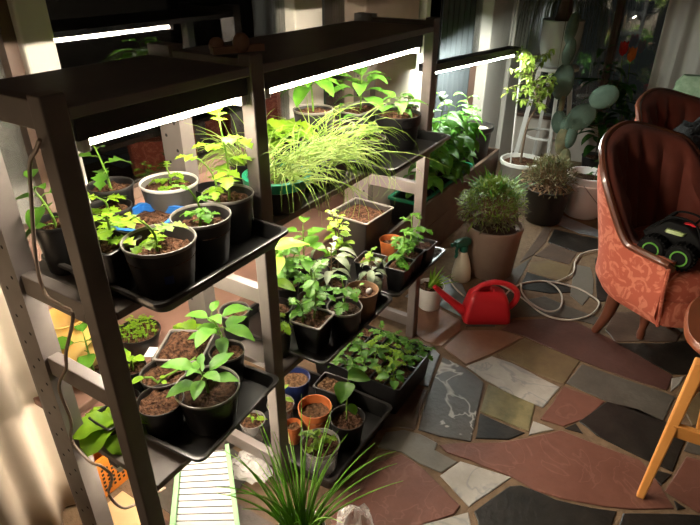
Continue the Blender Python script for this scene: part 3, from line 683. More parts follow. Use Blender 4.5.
z = square_pot(t, .042, .038, .09, 'black', 'dgrey'); fbs = (MB(), MB())
tomato(t, z, .15, R(39), 10, .055, (.03, .02), mbs=fbs); tomato(t, z, .12, R(40), 8, .055, (.05, -.01), (.01, .01), mbs=fbs); finish(t, *fbs, z, 'leaf')
t = thing('plant_pot', 'orange-red round plastic pot among black pots, low shelf of wide bay', 'pot', (1.20, .055, LB), 0, G)
round_pot(t, .043, .092, 'terra', 'terra', depth=.02)
t = thing('tomato_seedling', 'small seedlings in square black pot left of the celery, far tray', 'potted plant', (1.035, .048, LB), math.radians(3), G)
z = square_pot(t, .044, .042, .088, 'black', 'dgrey', 'drysoil'); tomato(t, z, .06, R(41), 5, .04, lm='leafy')
t = thing('squash_seedling', 'squash seedling with two big flat bright leaves behind the middle post', 'potted plant', (.625, .135, LB), 0, G)
z = round_pot(t, .05, .09, 'black'); a, b = MB(), MB(); b.tube([(0, 0, 0), (.0, 0, .12), (.02, 0, .20)], .004, 6); leaf(a, (.02, 0, .20), (1, -.35, .1), .12, .07, .5, wave=.03); leaf(a, (.01, 0, .18), (-.8, -.5, .1), .10, .07, .7); leaf(a, (0, 0, .1), (.4, -1, 0), .07, .05, .6); finish(t, a, b, z, 'leafy')
t = thing('sage_plant', 'silvery drooping-leaved plant in the middle of the low shelf', 'potted plant', (.835, .075, LB), 0, G)
z = round_pot(t, .05, .09, 'black'); pepper(t, z, .16, R(43), 14, .075, .03, lm='leafs', t0=.25, droop=1.5, stem='woody')
t = thing('mint_plant', 'upright dark-stemmed mint with small round leaves in front of the taupe planter', 'potted plant', (.945, .12, LB), 0, G)
z = round_pot(t, .042, .09, 'black'); fbs = (MB(), MB())
for k in range(3): pepper(t, z, .22-.03*k, R(44+k), 14, .035, .025, (.02*k-.02, .01), (.01*k, 0), t0=.25, kind='round', mbs=fbs)
finish(t, *fbs, z, 'leafy', 'woody')
t = thing('sage_plant', 'dark wilted plant with curled silvery leaves beside the celery', 'potted plant', (.94, -.01, LB), 0, G)
z = round_pot(t, .042, .085, 'black'); pepper(t, z, .08, R(48), 12, .06, .025, lm='leafs', t0=.2, droop=2.0, stem='woody')
t = thing('tomato_seedling', 'leafy tomato seedling deep at the back behind the silvery plant', 'potted plant', (.75, .20, LB), 0, G)
z = round_pot(t, .05, .09, 'black'); fbs = (MB(), MB())
for k in range(3): tomato(t, z, .20-.03*k, R(50+k), 8, .06, (.03*k-.03, -.02), (.02*k-.02, 0), mbs=fbs)
finish(t, *fbs, z, 'leaf')
t = thing('bean_seedling', 'broad-leaved green seedling at the back of the low shelf below the grass', 'potted plant', (.88, .215, LB), 0, G)
z = round_pot(t, .05, .09, 'black'); pepper(t, z, .17, R(54), 12, .075, .05, lm='leaf', t0=.2)
t = thing('plant_pot', 'dark pot of bare soil right behind the middle rack post', 'pot', (.545, .225, LB), 0, G)
round_pot(t, .045, .092, 'dgrey', 'greyrim')
t = thing('tomato_seedling', 'yellowish seedling in small black pot half hidden by the middle post', 'potted plant', (.545, .06, LB), 0, G)
z = round_pot(t, .036, .09, 'black', 'dgrey'); tomato(t, z, .08, R(56), 5, .05, lm='leafy')

# ------------------------------------------------------------------ on the floor beneath the rack
tray('plant_tray', 'black tray on the floor holding the terracotta and blue pots', .485, -.155, .868, .262, .0045, .062)
FB = .0085
t = thing('plant_pot', 'dark blue round pot of dry soil at the back of the floor tray', 'pot', (.755, .182, FB), 0, G)
round_pot(t, .054, .11, 'navy', 'navy', 'drysoil', depth=.016)
t = thing('plant_pot', 'terracotta-coloured round pot of dry soil in the floor tray', 'pot', (.675, .040, FB), 0, G)
round_pot(t, .056, .11, 'terra', 'terra', 'drysoil', depth=.03, collar=.022)
t = thing('bean_seedling', 'two-leaved bean seedling in round black pot at the front of the floor tray', 'potted plant', (.690, -.077, FB), 0, G)
z = round_pot(t, .057, .11, 'black', 'dgrey', depth=.022); a, b = MB(), MB()
b.tube([(.01, .01, 0), (.02, .015, .05), (.05, .03, .13)], [.003, .0026, .002], 6); leaf(a, (.05, .03, .13), (.75, -.6, .2), .085, .075, .9); leaf(a, (.045, .03, .12), (-.8, -.3, .3), .10, .065, .7); leaf(a, (.02, .01, .05), (.1, -1, -.3), .04, .036, .8, 'round'); finish(t, a, b, z, 'leaf')
t = thing('tomato_seedling', 'clear-rimmed pot with a thin seedling nearest the chives, floor tray', 'potted plant', (.560, -.062, FB), 0, G)
z = round_pot(t, .060, .105, 'clearpot', 'greyrim', depth=.012); tomato(t, z, .07, R(61), 6, .045, (-.02, .02), lm='leafy')
t = thing('pepper_plant', 'clear plastic cup of soil with one yellow leaf, left of the middle post base', 'potted plant', (.535, .19, FB), 0, G)
z = round_pot(t, .042, .09, 'clearpot', 'greyrim', depth=.008); pepper(t, z, .03, R(62), 3, .035, .02, lm='leafy')
t = thing('pepper_plant', 'clear plastic cup with leggy yellowing seedling behind the terracotta pot', 'potted plant', (.638, .155, FB), 0, G)
z = round_pot(t, .046, .095, 'clearpot', 'greyrim', depth=.012); pepper(t, z, .08, R(63), 5, .035, .02, (.0, -.01), lm='leafy')
t = thing('plant_pot', 'tiny terracotta pot tucked behind the foot of the middle post', 'pot', (.60, .075, FB), 0, G)
round_pot(t, .028, .075, 'terra', 'terra', 'drysoil')
t = thing('plant_pot', 'square black pot of crumbly dry soil beside the seed cell tray', 'pot', (.808, .062, FB), math.radians(5), G)
square_pot(t, .042, .05, .10, 'black', 'black', 'drysoil')
# seedling cell tray
t = thing('cell_tray', 'deep black multi-cell tray of tomato seedlings on the floor at the rack end', 'tray', (1.015, .015, .0045), 0)
aa, bb, hh = .138, .178, .125
mb = MB(); Rr = lambda k, z: rrect(-aa*k, -bb*k, aa*k, bb*k, .012, z)
mb.loft([Rr(.93, 0), Rr(1, hh-.004), Rr(1.015, hh-.004), Rr(1.015, hh), Rr(.985, hh), Rr(.97, hh-.02)])
for i in range(1, 4): x = -aa+2*aa*i/4; mb.box((x-.002, -bb*.98, hh-.02), (x+.002, bb*.98, hh-.001))
for i in range(1, 6): y = -bb+2*bb*i/6; mb.box((-aa*.98, y-.002, hh-.02), (aa*.98, y+.002, hh-.001))
mb.build('cell_pan', M['black'], t, smooth=False)
soil(t, 0, hh-.013, 'soil', sq=(aa*.96, bb*.96))
q = R(70)
for i in range(4):
    for j in range(6):
        if q.random() < .06: continue
        fbs = (MB(), MB()); x, y = -aa+2*aa*(i+.5)/4+q.uniform(-.008, .008), -bb+2*bb*(j+.5)/6+q.uniform(-.008, .008)
        near = i < 2 and q.random() < .75
        if near: pepper(None, 0, q.uniform(.05, .09), q, 6, .05, .034, (q.uniform(-.02, .02), q.uniform(-.02, .02)), (0, 0), mbs=fbs, t0=.4)
        else: tomato(None, 0, q.uniform(.04, .065), q, 5, .045, mbs=fbs)
        s = fbs[1].build('seedling', M['stem'], t, (x, y, hh-.014)); fbs[0].build('foliage', M['leaf' if near or q.random() < .6 else 'leafy'], s)

# chives, bottom of the picture
t = thing('chive_plant', 'tall green chives in a white pot on the floor before the middle post', 'potted plant', (.270, -.205, 0), 0)
z = round_pot(t, .062, .15, 'white', 'white', 'wetsoil', depth=.012)
blades(t, z, 50, .32, R(80), .042, .6, 'chive', .0036, .5, els=(1.2, 1.52)); 
fbx = MB(); q = R(81)
for i, (az, l, el, b) in enumerate([(-.35, .34, .95, 1.5), (-.5, .30, .9, 1.2), (-.15, .30, .7, .9), (2.6, .30, .9, 1.5), (2.9, .26, .7, 1.0), (.3, .33, 1.0, .9), (.6, .34, 1.1, .6), (-.75, .28, .8, .8), (1.2, .33, 1.2, .5)]):
    p = V((.02*cos(az), .02*sin(az), -.01)); pts = [p]
    for k in range(9): pts.append(pts[-1]+pol(az, el)*(l/9)); el -= b/9
    fbx.tube(pts, [.0028*(1-.8*(k/9)**2) for k in range(10)], 5)
fbx.build('long_blades', M['chive'], t, (0, 0, z))

def crumple(name, label, c, rx, ry, h, seed, m='film'):
    mb = MB(); n, k = 22, 12; lo = []
    for j in range(k+1):
        t = j/k; row = []
        for i in range(n):
            a = 2*PI*i/n; rr = (1-t**1.4)**.6*(1+.38*noise.noise((cos(a)*2.4+seed, sin(a)*2.4, t*4.5))+.16*noise.noise((cos(a)*7+seed, sin(a)*7, t*11)))
            row.append((rx*rr*cos(a), ry*rr*sin(a), max(0, h*t+.2*h*noise.noise((a*1.7, t*3, seed+5)) if 0 < j else 0)))
        lo.append(row)
    mb.loft(lo, True, True, True)
    o = mb.build(name, M[m], None, c); o.data.polygons.foreach_set('use_smooth', [False]*len(o.data.polygons)); return tag(o, label, 'bag')
crumple('plastic_bag', 'crumpled clear plastic bag right of the chives pot', (.425, -.265, .002), .065, .055, .10, 3)
crumple('plastic_film', 'scrunched clear plastic film on the floor left of the middle post base', (.425, .105, .03), .05, .07, .035, 8)

# white wire-topped box with green sides under the left bay
P = [fl(180, 450, .10), fl(227, 446, .10), fl(240, 545, .10), fl(171, 545, .10)]
c0 = sum(P, V((0, 0, 0)))/4; c0.z = 0
t = thing('wire_topped_box', 'white box with black wire grid and pale green side strips beneath the left bay', 'tray', c0)
Q = [p-c0 for p in P]
lowp = [V((p.x, p.y, 0)) for p in Q]; upp = [V((p.x, p.y, .086)) for p in Q]
mb = MB(); mb.loft([lowp, upp]); mb.build('box_body', M['paper'], t, smooth=False)
for a_, b_ in ((0, 3), (1, 2)):
    MB().bar(Q[a_]+V((0, 0, -.006)), Q[b_]+V((0, 0, -.006)), .013, .03).build('side_strip', M['palegreen'], t, smooth=False)
w = MB()
for i in range(15):
    s = (i+.5)/15; w.tube([Q[0].lerp(Q[3], s)+V((0, 0, -.006)), Q[1].lerp(Q[2], s)+V((0, 0, -.006))], .0017, 5)
w.build('wire_grid', M['wire'], t)

# crate, plank, cord at the bottom left
t = thing('plastic_crate', 'orange perforated plastic crate on the floor under the left bay', 'crate', (.235, .487, .003), 0)
mb = MB(); mb.loft([rrect(-.13, -.07, .13, .07, .015, 0), rrect(-.14, -.08, .14, .08, .015, .15), rrect(-.135, -.075, .135, .075, .015, .15), rrect(-.125, -.065, .125, .065, .015, .005)]); mb.build('crate_body', M['orangep'], t)
mb = MB(); mb.loft([rrect(-.142, -.082, .142, .082, .017, .140), rrect(-.148, -.086, .148, .086, .017, .142), rrect(-.148, -.086, .148, .086, .017, .156), rrect(-.134, -.074, .134, .074, .015, .156), rrect(-.134, -.074, .134, .074, .015, .140)], cap0=False, cap1=False); mb.build('rim', M['orangep'], t)
h = MB()
for i in range(15):
    for j in range(6):
        x, z = -.115+i*.0155, .028+j*.0165; yy = -.0712-.01*z/.15-.0009
        h.box((x-.0035, yy, z-.004), (x+.0035, yy+.0012, z+.004))
h.build('ventilation_holes', M['hole'], t, smooth=False)
t = MB().box((-.08, .20, .004), (.16, .375, .03)).build('wooden_plank', M['plank'], smooth=False, bevel=.003); tag(t, 'pale wooden plank on the floor in front of the orange crate', 'plank')

# ------------------------------------------------------------------ planter bench right of the rack
pl = thing('planter_bench', 'low brown wooden planter bench along the window right of the rack', 'bench', (0, 0, 0))
MB().box((1.42, .255, .19), (3.05, .275, .325)).build('front_board', M['planter'], pl, smooth=False, bevel=.003)
MB().box((1.42, .258, .003), (3.05, .272, .185)).build('front_board', M['planter'], pl, smooth=False, bevel=.003)
MB().box((1.42, .276, .15), (1.69, .565, .17)).build('shelf', M['planter'], pl, smooth=False)
MB().box((1.69, .276, .15), (3.05, .465, .17)).build('shelf', M['planter'], pl, smooth=False)
MB().box((3.03, .276, .003), (3.05, .465, .325)).build('end_board', M['planter'], pl, smooth=False)
MB().box((1.42, .276, .003), (1.44, .565, .325)).build('end_board', M['planter'], pl, smooth=False)
t = thing('window_trough', 'black window trough with bright green rim on the brown planter bench', 'trough', (2.30, .37, .1715), 0)
mb = MB(); mb.loft([rrect(-.34, -.08, .34, .08, .012, 0), rrect(-.36, -.09, .36, .09, .012, .15), rrect(-.35, -.08, .35, .08, .012, .15), rrect(-.335, -.07, .335, .07, .012, .04)]); mb.build('trough_body', M['black'], t)
mb = MB(); mb.loft([rrect(-.36, -.09, .36, .09, .012, .148), rrect(-.368, -.096, .368, .096, .012, .149), rrect(-.368, -.096, .368, .096, .012, .162), rrect(-.35, -.08, .35, .08, .012, .162), rrect(-.35, -.08, .35, .08, .012, .148)], cap0=False, cap1=False); mb.build('rim', M['greenp'], t)
for i, (x, lab, lm, H, L, sd) in enumerate([(2.08, 'leafy green plant nearest the rack post in the window trough', 'leafp', .46, .10, 90), (2.24, 'tall bright leafy plant under the hanging lamp in the window trough', 'leafp', .50, .11, 91), (2.40, 'broad-leaved plant in middle of the window trough with one big pale leaf', 'leafp', .42, .13, 92), (2.55, 'green plant at the far end of the window trough next to the pebble pot', 'leafp', .44, .10, 93)]):
    t = thing('leafy_plant', lab, 'potted plant', (x, .345, .213), 0, 'plants in the window trough')
    z = round_pot(t, .058, .12, 'black'); fbs = (MB(), MB())
    for k in range(3): pepper(t, z, H*(1-.13*k), R(sd*3+k), 15, L, L*.62, (.04*(k-1), -.05), (.025*(k-1), .0), t0=.15, mbs=fbs, droop=1.3)
    finish(t, *fbs, z, lm)
t = thing('pebble_pot', 'big dark grey pot topped with pale pebbles and a twig on the bench', 'potted plant', (2.86, .365, .1715), 0)
mb = MB(); mb.lathe([(.075, 0), (.08, .005), (.10, .30), (.106, .305), (.112, .318), (.112, .336), (.104, .338), (.098, .31), (.07, .29)], 32, cap1=True); mb.build('pot', M['dgrey'], t)
soil(t, .098, .312, 'pebble')
mb = MB(); mb.tube([(0, 0, .30), (.004, 0, .36), (.008, .0, .40)], [.004, .003, .002], 6); mb.build('twig', M['woody'], t)
p0, p1 = V((2.17, .412, .905)), V((3.02, .235, .905))
ang = math.atan2(p1.y-p0.y, p1.x-p0.x)
t = tube_lamp('hanging_lamp', 'dark hanging grow lamp with a lit tube above the planter bench', 0, (p1-p0).length, 0, 0, 'tubec', (.075, .036), rt=.0085); t.location = p0; t.rotation_euler = (0, 0, ang)
w = MB(); LL = (p1-p0).length
for x in (.10, LL-.06): w.tube([(x, 0, .05), (x, .0, HZ-.905)], .0014, 4)
w.build('suspension_wire', M['wire'], t)

# ------------------------------------------------------------------ plants and pots in the far corner
def bush(parent, c, rx, ry, rz, n, rnd, mats, L=.02, W=.005, stems=40):
    fb, sb, db = MB(), MB(), MB(); c = V(c)
    for i in range(stems):
        d = pol(rnd.uniform(0, 6.3), rnd.uniform(.1, 1.5)); e = c+V((d.x*rx, d.y*ry, d.z*rz))*rnd.uniform(.7, 1)
        b = V((c.x+rnd.uniform(-.03, .03), c.y+rnd.uniform(-.03, .03), c.z-rz*.55)); m = b.lerp(e, .5)+V((d.x, d.y, 0))*.02
        sb.tube(spline([b, m, e], 3), .0018, 4)
    for i in range(n):
        d = pol(rnd.uniform(0, 6.3), rnd.uniform(-.5, 1.5)); k = rnd.uniform(.55, 1.0)
        q = c+V((d.x*rx, d.y*ry, d.z*rz))*k; dd = (d+V((rnd.gauss(0, .6), rnd.gauss(0, .6), rnd.gauss(.3, .6)))).normalized()
        low = d.z < .1 and rnd.random() < .75
        leaf(db if low else fb, q, dd, L*rnd.uniform(.7, 1.5), W*rnd.uniform(.8, 1.3), .4, 'ovate', n=3)
    sb.build('branches', M['dry'], parent); fb.build('foliage', M[mats[0]], parent)
    if db.f: db.build('dry_foliage', M[mats[1]], parent)
M['drygreen'] = leafm('dull_olive_leaf', (.085, .10, .03), (.14, .10, .045), .2)
M['bushleaf'] = leafm('bush_leaf', (.16, .24, .03), (.26, .34, .06), .3)
t = thing('bushy_plant', 'round bushy green plant in the tall grey-brown clay pot', 'potted plant', (2.055, -.07, .004), 0)
mb = MB(); mb.lathe([(.108, 0), (.114, .006), (.136, .235), (.140, .25), (.138, .262), (.128, .262), (.124, .24), (.08, .225)], 40, cap1=True); mb.build('pot', M['clay'], t)
soil(t, .124, .235, 'wetsoil')
bush(t, (-.01, .02, .35), .17, .16, .135, 2300, R(100), ('bushleaf', 'drygreen'), .026, .008, 80)
fbx = MB(); q = R(101)
for i in range(120):
    a = q.uniform(0, 6.3); rr = q.uniform(0, .11); leaf(fbx, (rr*cos(a), rr*sin(a)+.01, .43), pol(a, q.uniform(.5, 1.5)), q.uniform(.05, .11), .008, .7, 'ovate', n=4)
fbx.build('young_shoots', M['leafp'], t)
t = thing('bushy_plant', 'drier brownish bush in a dark pot behind the clay pot', 'potted plant', (2.84, -.13, .004), 0)
mb = MB(); mb.lathe([(.10, 0), (.105, .006), (.13, .20), (.135, .21), (.125, .212), (.118, .195), (.07, .19)], 32, cap1=True); mb.build('pot', M['dgrey'], t); soil(t, .118, .195, 'wetsoil')
bush(t, (0, 0, .26), .16, .16, .13, 1800, R(102), ('drygreen', 'dry'), .026, .006, 60)
t = thing('pot_stand_tree', 'slender small-leaved tree with a white stake in a white pot', 'potted plant', (3.05, .10, .004), 0)
mb = MB(); mb.lathe([(.10, 0), (.105, .006), (.13, .25), (.138, .26), (.136, .28), (.124, .28), (.12, .25), (.07, .245)], 32, cap1=True); mb.build('pot', M['white'], t); soil(t, .12, .258, 'soil')
sb, fb2, q = MB(), MB(), R(103)
trunk = spline([(0, .01, .25), (-.01, 0, .5), (.02, -.03, .62), (-.02, -.0, .75), (-.03, .03, .9)], 6); sb.tube(trunk, [.008-.005*i/len(trunk) for i in range(len(trunk))], 6)
for i in range(44):
    b = trunk[q.randrange(len(trunk)//2, len(trunk))]; d = pol(q.uniform(0, 6.3), q.uniform(-.2, .9)); e = b+d*q.uniform(.06, .15)
    sb.tube([b, b.lerp(e, .5)+V((0, 0, .012)), e], [.003, .002, .001], 4)
    for k in range(12):
        p = b.lerp(e, .3+.7*k/8); leaf(fb2, p, pol(q.uniform(0, 6.3), q.uniform(-.7, .5)), q.uniform(.03, .055), .02, .7, n=4)
sb.build('trunk', M['woody'], t); fb2.build('foliage', M['bushleaf'], t)
mb = MB(); mb.tube([(-.04, .06, .25), (-.045, .085, .93)], .005, 6); mb.build('stake', M['white'], t)
t = thing('plant_stand', 'tall white plant stand with splayed slender legs', 'stand', (3.62, .12, 0), 0)
mb = MB(); mb.lathe([(.135, .745), (.15, .75), (.15, .77), (.14, .775)], 32, cap1=True); mb.build('stand_top', M['white'], t)
for a in (.5, 2.07, 3.64, 5.21):
    MB().bar((.105*cos(a), .105*sin(a), .748), (.2*cos(a), .2*sin(a), .004), .028, .018, (sin(a), -cos(a), 0)).build('leg', M['white'], t, smooth=False, bevel=.002)
w = MB(); w.lathe([(.135, .30), (.142, .295), (.142, .31), (.135, .31), (.135, .30)], 24, cap0=False); w.build('ring_brace', M['white'], t)
t = thing('ponytail_palm', 'drooping long-leaved plant in a pale glazed pot on the white stand', 'potted plant', (3.62, .12, .7765), 0)
mb = MB(); mb.lathe([(.095, 0), (.10, .006), (.126, .12), (.13, .26), (.135, .275), (.128, .28), (.118, .25), (.07, .245)], 36, cap1=True); mb.build('pot', M['ceramic'], t); soil(t, .12, .255, 'wetsoil')
mb = MB(); mb.lathe([(.045, .25), (.06, .28), (.045, .32), (.03, .42)], 16, cap1=True); mb.build('caudex', M['woody'], t)
fbx, q = MB(), R(104)
for i in range(230):
    az, el = q.uniform(0, 6.3), q.uniform(.3, 1.5)
    if -1 < ((az-(PI+.23)+PI) % (2*PI))-PI < 1 and q.random() < .93: az += PI*q.choice((.5, -.5, .6, -.6))
    l = q.uniform(.45, .9); pts = [V((0, 0, .38))+pol(az, .5)*.02]; 
    for k in range(9):
        pts.append(pts[-1]+pol(az, el)*(l/9)); el = max(-1.53, el-q.uniform(.42, .62))
    d = pol(az+PI/2, 0)*.0035
    fbx.loft([[p-d*(1-.8*k/9), p+d*(1-.8*k/9)+V((0, 0, .001))] for k, p in enumerate(pts)], False, False, False)
M['palm'] = leafm('olive_palm_blade', (.045, .07, .02), (.11, .10, .04), .2)
fbx.build('foliage', M['palm'], t)
# prickly pear
t = thing('prickly_pear', 'tall grey-green prickly pear cactus with flat stacked pads', 'cactus', (3.25, -.11, .004), 0)
mb = MB(); mb.loft([rrect(-.10, -.10, .10, .10, .02, 0), rrect(-.12, -.12, .12, .12, .02, .18), rrect(-.11, -.11, .11, .11, .02, .18), rrect(-.10, -.10, .10, .10, .02, .15)]); mb.build('pot', M['black'], t); soil(t, 0, .165, 'wetsoil', sq=(.105, .105))
base = V((3.25, -.11, .004))
def pad(px, py, w, h, tilt, m='cactus', yaw=0, dx=0, th=.022):
    p = at(px, py, 0, 3.25+dx)-base; k = 3.45/FPX
    rot = Matrix.Rotation(YAW-PI/2-.38+yaw, 3, 'Z')@Matrix.Rotation(tilt, 3, 'Y')
    s = mb = MB(); mb.ball(p, w*k/2, th, h*k/2, 18, 12, rot); q = R(int(px*py))
    for i in range(34):
        a, b = q.uniform(0, 2*PI), math.acos(q.uniform(-.9, .9)); n_ = V((sin(b)*cos(a), sin(b)*sin(a), cos(b)))
        e = p+rot@V((n_.x*w*k/2, n_.y*th, n_.z*h*k/2)); s.tube([e, e+rot@V((n_.x*.4, n_.y, n_.z*.4)).normalized()*.008], [.0012, .0004], 3, 1)
    mb.build('pad', [M[m], M['spine']], t)
pad(564, 160, 13, 26, 0, 'cactusb', th=.03); pad(562, 140, 13, 32, .05, 'cactusb', th=.028); pad(559, 122, 15, 24, -.1, 'cactus'); pad(562, 103, 6, 20, 0, 'cactusb', th=.015)
pad(563, 82, 21, 36, .05); pad(569, 52, 13, 26, .12, yaw=.5); pad(572, 28, 11, 30, .12)
pad(571, 137, 12, 24, .1, yaw=.3); pad(568, 123, 14, 18, .6); pad(581, 117, 24, 31, .75); pad(604, 97, 22, 28, 1.0)
# bucket
t = thing('white_bucket', 'white plastic bucket of dark soil with a small sprig beside the armchair', 'potted plant', (3.06, -.31, .004), 0)
mb = MB(); mb.lathe([(.098, 0), (.103, .006), (.122, .20), (.132, .202), (.133, .215), (.126, .218), (.129, .25), (.133, .255), (.131, .262), (.122, .262), (.118, .21), (.07, .205)], 36, cap1=True); mb.build('bucket', M['brightwhite'], t); soil(t, .117, .222, 'wetsoil')
pepper(t, .22, .15, R(105), 12, .045, .022, (.02, -.03), (.0, -.03), lm='leafd', stem='woody', t0=.2)
mb = MB(); mb.tube(spline([(-.13, .0, .225), (-.14, -.06, .17), (-.125, -.11, .12), (-.06, -.14, .11)], 5), .0025, 5); mb.build('handle', M['metal'], t)

# dark foliage and flowers before the far window
def dark_plant(x, y, z0, lab, lm, seed, H, L, n, nm='house_plant'):
    t = thing(nm, lab, 'potted plant', (x, y, z0), 0); z = round_pot(t, .09, .16, 'dgrey'); q = R(seed); fbs = (MB(), MB())
    for k in range(4): pepper(t, z, H*q.uniform(.7, 1), R(seed+k), n, L, L*.4, (q.uniform(-.12, .12), q.uniform(-.12, .12)), t0=.2, mbs=fbs, droop=1.2)
    finish(t, *fbs, z, lm, 'woody'); return t
dark_plant(3.78, -.22, .004, 'dark leafy house plant in front of the far window behind the cactus', 'leafd', 110, .75, .16, 14)
t = dark_plant(3.9, -.36, .004, 'house plant with red and orange flowers near the right curtain', 'leafd', 120, .6, .15, 12, 'flowering_plant')
for px, py, m, n_ in ((622, 56, 'petalr', 'red_flower'), (630, 62, 'petalo', 'orange_flower')):
    c = at(px, py, 0, 3.88)-V((3.9, -.36, .004)); f2 = MB(); 
    for k in range(6): leaf(f2, c, pol(k*1.05+.3, 1.0), .10, .05, -.5, 'ovate')
    f2.build('flower', M[m], t)
    s = MB(); s.tube([(0, 0, .15), (c.x*.5, c.y*.5, c.z*.6), c], .003, 5); s.build('flower_stalk', M['stem'], t)

# ------------------------------------------------------------------ floor objects by the rack end
t = thing('aloe_plant', 'spiky green aloe in a small white pot at the rack end', 'potted plant', (1.585, .045, .004), 0)
z = round_pot(t, .062, .115, 'white', 'white', 'soil', depth=.015); fbx, q = MB(), R(130)
for i in range(15): leaf(fbx, (0, 0, -.01), pol(-.5+q.gauss(0, .8), q.uniform(.35, 1.2)), q.uniform(.09, .15), .024, .4, 'spike', .5)
fbx.build('foliage', M['leafy'], t, (0, 0, z))
t = thing('spray_bottle', 'translucent spray bottle with dark green trigger head by the clay pot', 'bottle', (1.90, .018, .004), math.radians(150))
mb = MB(); mb.lathe([(.044, 0), (.048, .006), (.046, .05), (.036, .10), (.02, .145), (.016, .15), (.016, .16)], 24, cap1=True); mb.build('bottle_body', mat('milky_plastic', (.75, .68, .52), .35, trans=.3), t)
mb = MB(); mb.lathe([(.02, .155), (.021, .16), (.02, .185), (.015, .19)], 18, cap1=True)
mb.loft([rrect(-.03, -.014, .055, .014, .008, .188), rrect(-.034, -.016, .06, .016, .008, .198), rrect(-.03, -.014, .058, .014, .008, .218), rrect(-.018, -.010, .03, .010, .006, .226)]); mb.build('trigger_head', M['dgreenp'], t)
mb = MB(); mb.tube(spline([(.035, 0, .192), (.045, 0, .17), (.042, 0, .145), (.05, 0, .13)], 5), [.008]*15+[.005], 8); mb.build('trigger', M['dgreenp'], t)
mb = MB(); mb.lathe([(.009, 0), (.010, .018), (.004, .02)], 12, cap1=True); mb.build('nozzle', M['dgreenp'], t, (.06, 0, .205), rot=(0, PI/2, 0))
# watering can
base = (fl(464, 328)+fl(513, 328))/2
dirx = (fl(513, 328)-fl(464, 328)).normalized(); t = thing('watering_can', 'red plastic watering can with long spout on the stone floor', 'watering can', (base.x+.06, base.y+.04, .004), math.atan2(dirx.y, dirx.x)); t.scale = (1, 1, .88)
S_ = lambda a, b, z, ox=0, r=.02: rrect(-a+ox, -b, a+ox, b, r, z, 5)
mb = MB(); mb.loft([S_(.098, .052, 0), S_(.103, .056, .006), S_(.098, .053, .06), S_(.085, .047, .12), S_(.078, .042, .145, -.002), S_(.06, .034, .165, -.004), S_(.035, .026, .172, -.012, .015), S_(.032, .023, .166, -.012, .013), S_(.03, .02, .15, -.012, .012)]); mb.build('can_body', M['red'], t)
mb = MB(); pts = spline([(-.085, 0, .03), (-.13, 0, .075), (-.19, 0, .135), (-.235, 0, .185)], 6); mb.tube(pts, [.024-.013*i/(len(pts)-1) for i in range(len(pts))], 14); mb.build('spout', M['red'], t)
mb = MB(); pts = spline([(-.07, 0, .135), (-.04, 0, .185), (.01, 0, .208), (.07, 0, .20), (.118, 0, .165), (.128, 0, .12), (.11, 0, .075), (.085, 0, .055)], 6); mb.tube(pts, .0135, 12); mb.build('handle', M['red'], t)
# white cord on the floor
P = [(449,279),(455,288),(464,296)]
mb = MB(); mb.tube(spline([fl(*q, .009) for q in P], 8), .0042, 6)
mb.tube(spline([fl(x, y, .009) for x, y in [(474,275),(484,279),(499,284),(521,297),(543,314),(568,320),(590,315),(599,304),(593,297),(574,287),(543,281),(521,284),(508,292),(501,303),(498,312)]], 8), .0042, 6)
mb.tube(spline([fl(x, y, .016) for x, y in [(521,284),(522,292),(530,302),(546,311),(559,309),(562,297),(556,287),(546,281)]], 8), .0042, 6)
mb.tube(spline([fl(x, y, .012) for x, y in [(548,282),(558,281),(573,273),(575,262),(580,255),(590,251),(603,249),(620,247)]], 8), .0042, 6)
tag(mb.build('extension_cord', M['cord']), 'loose white cord looped on the floor between watering can and armchair', 'cord')

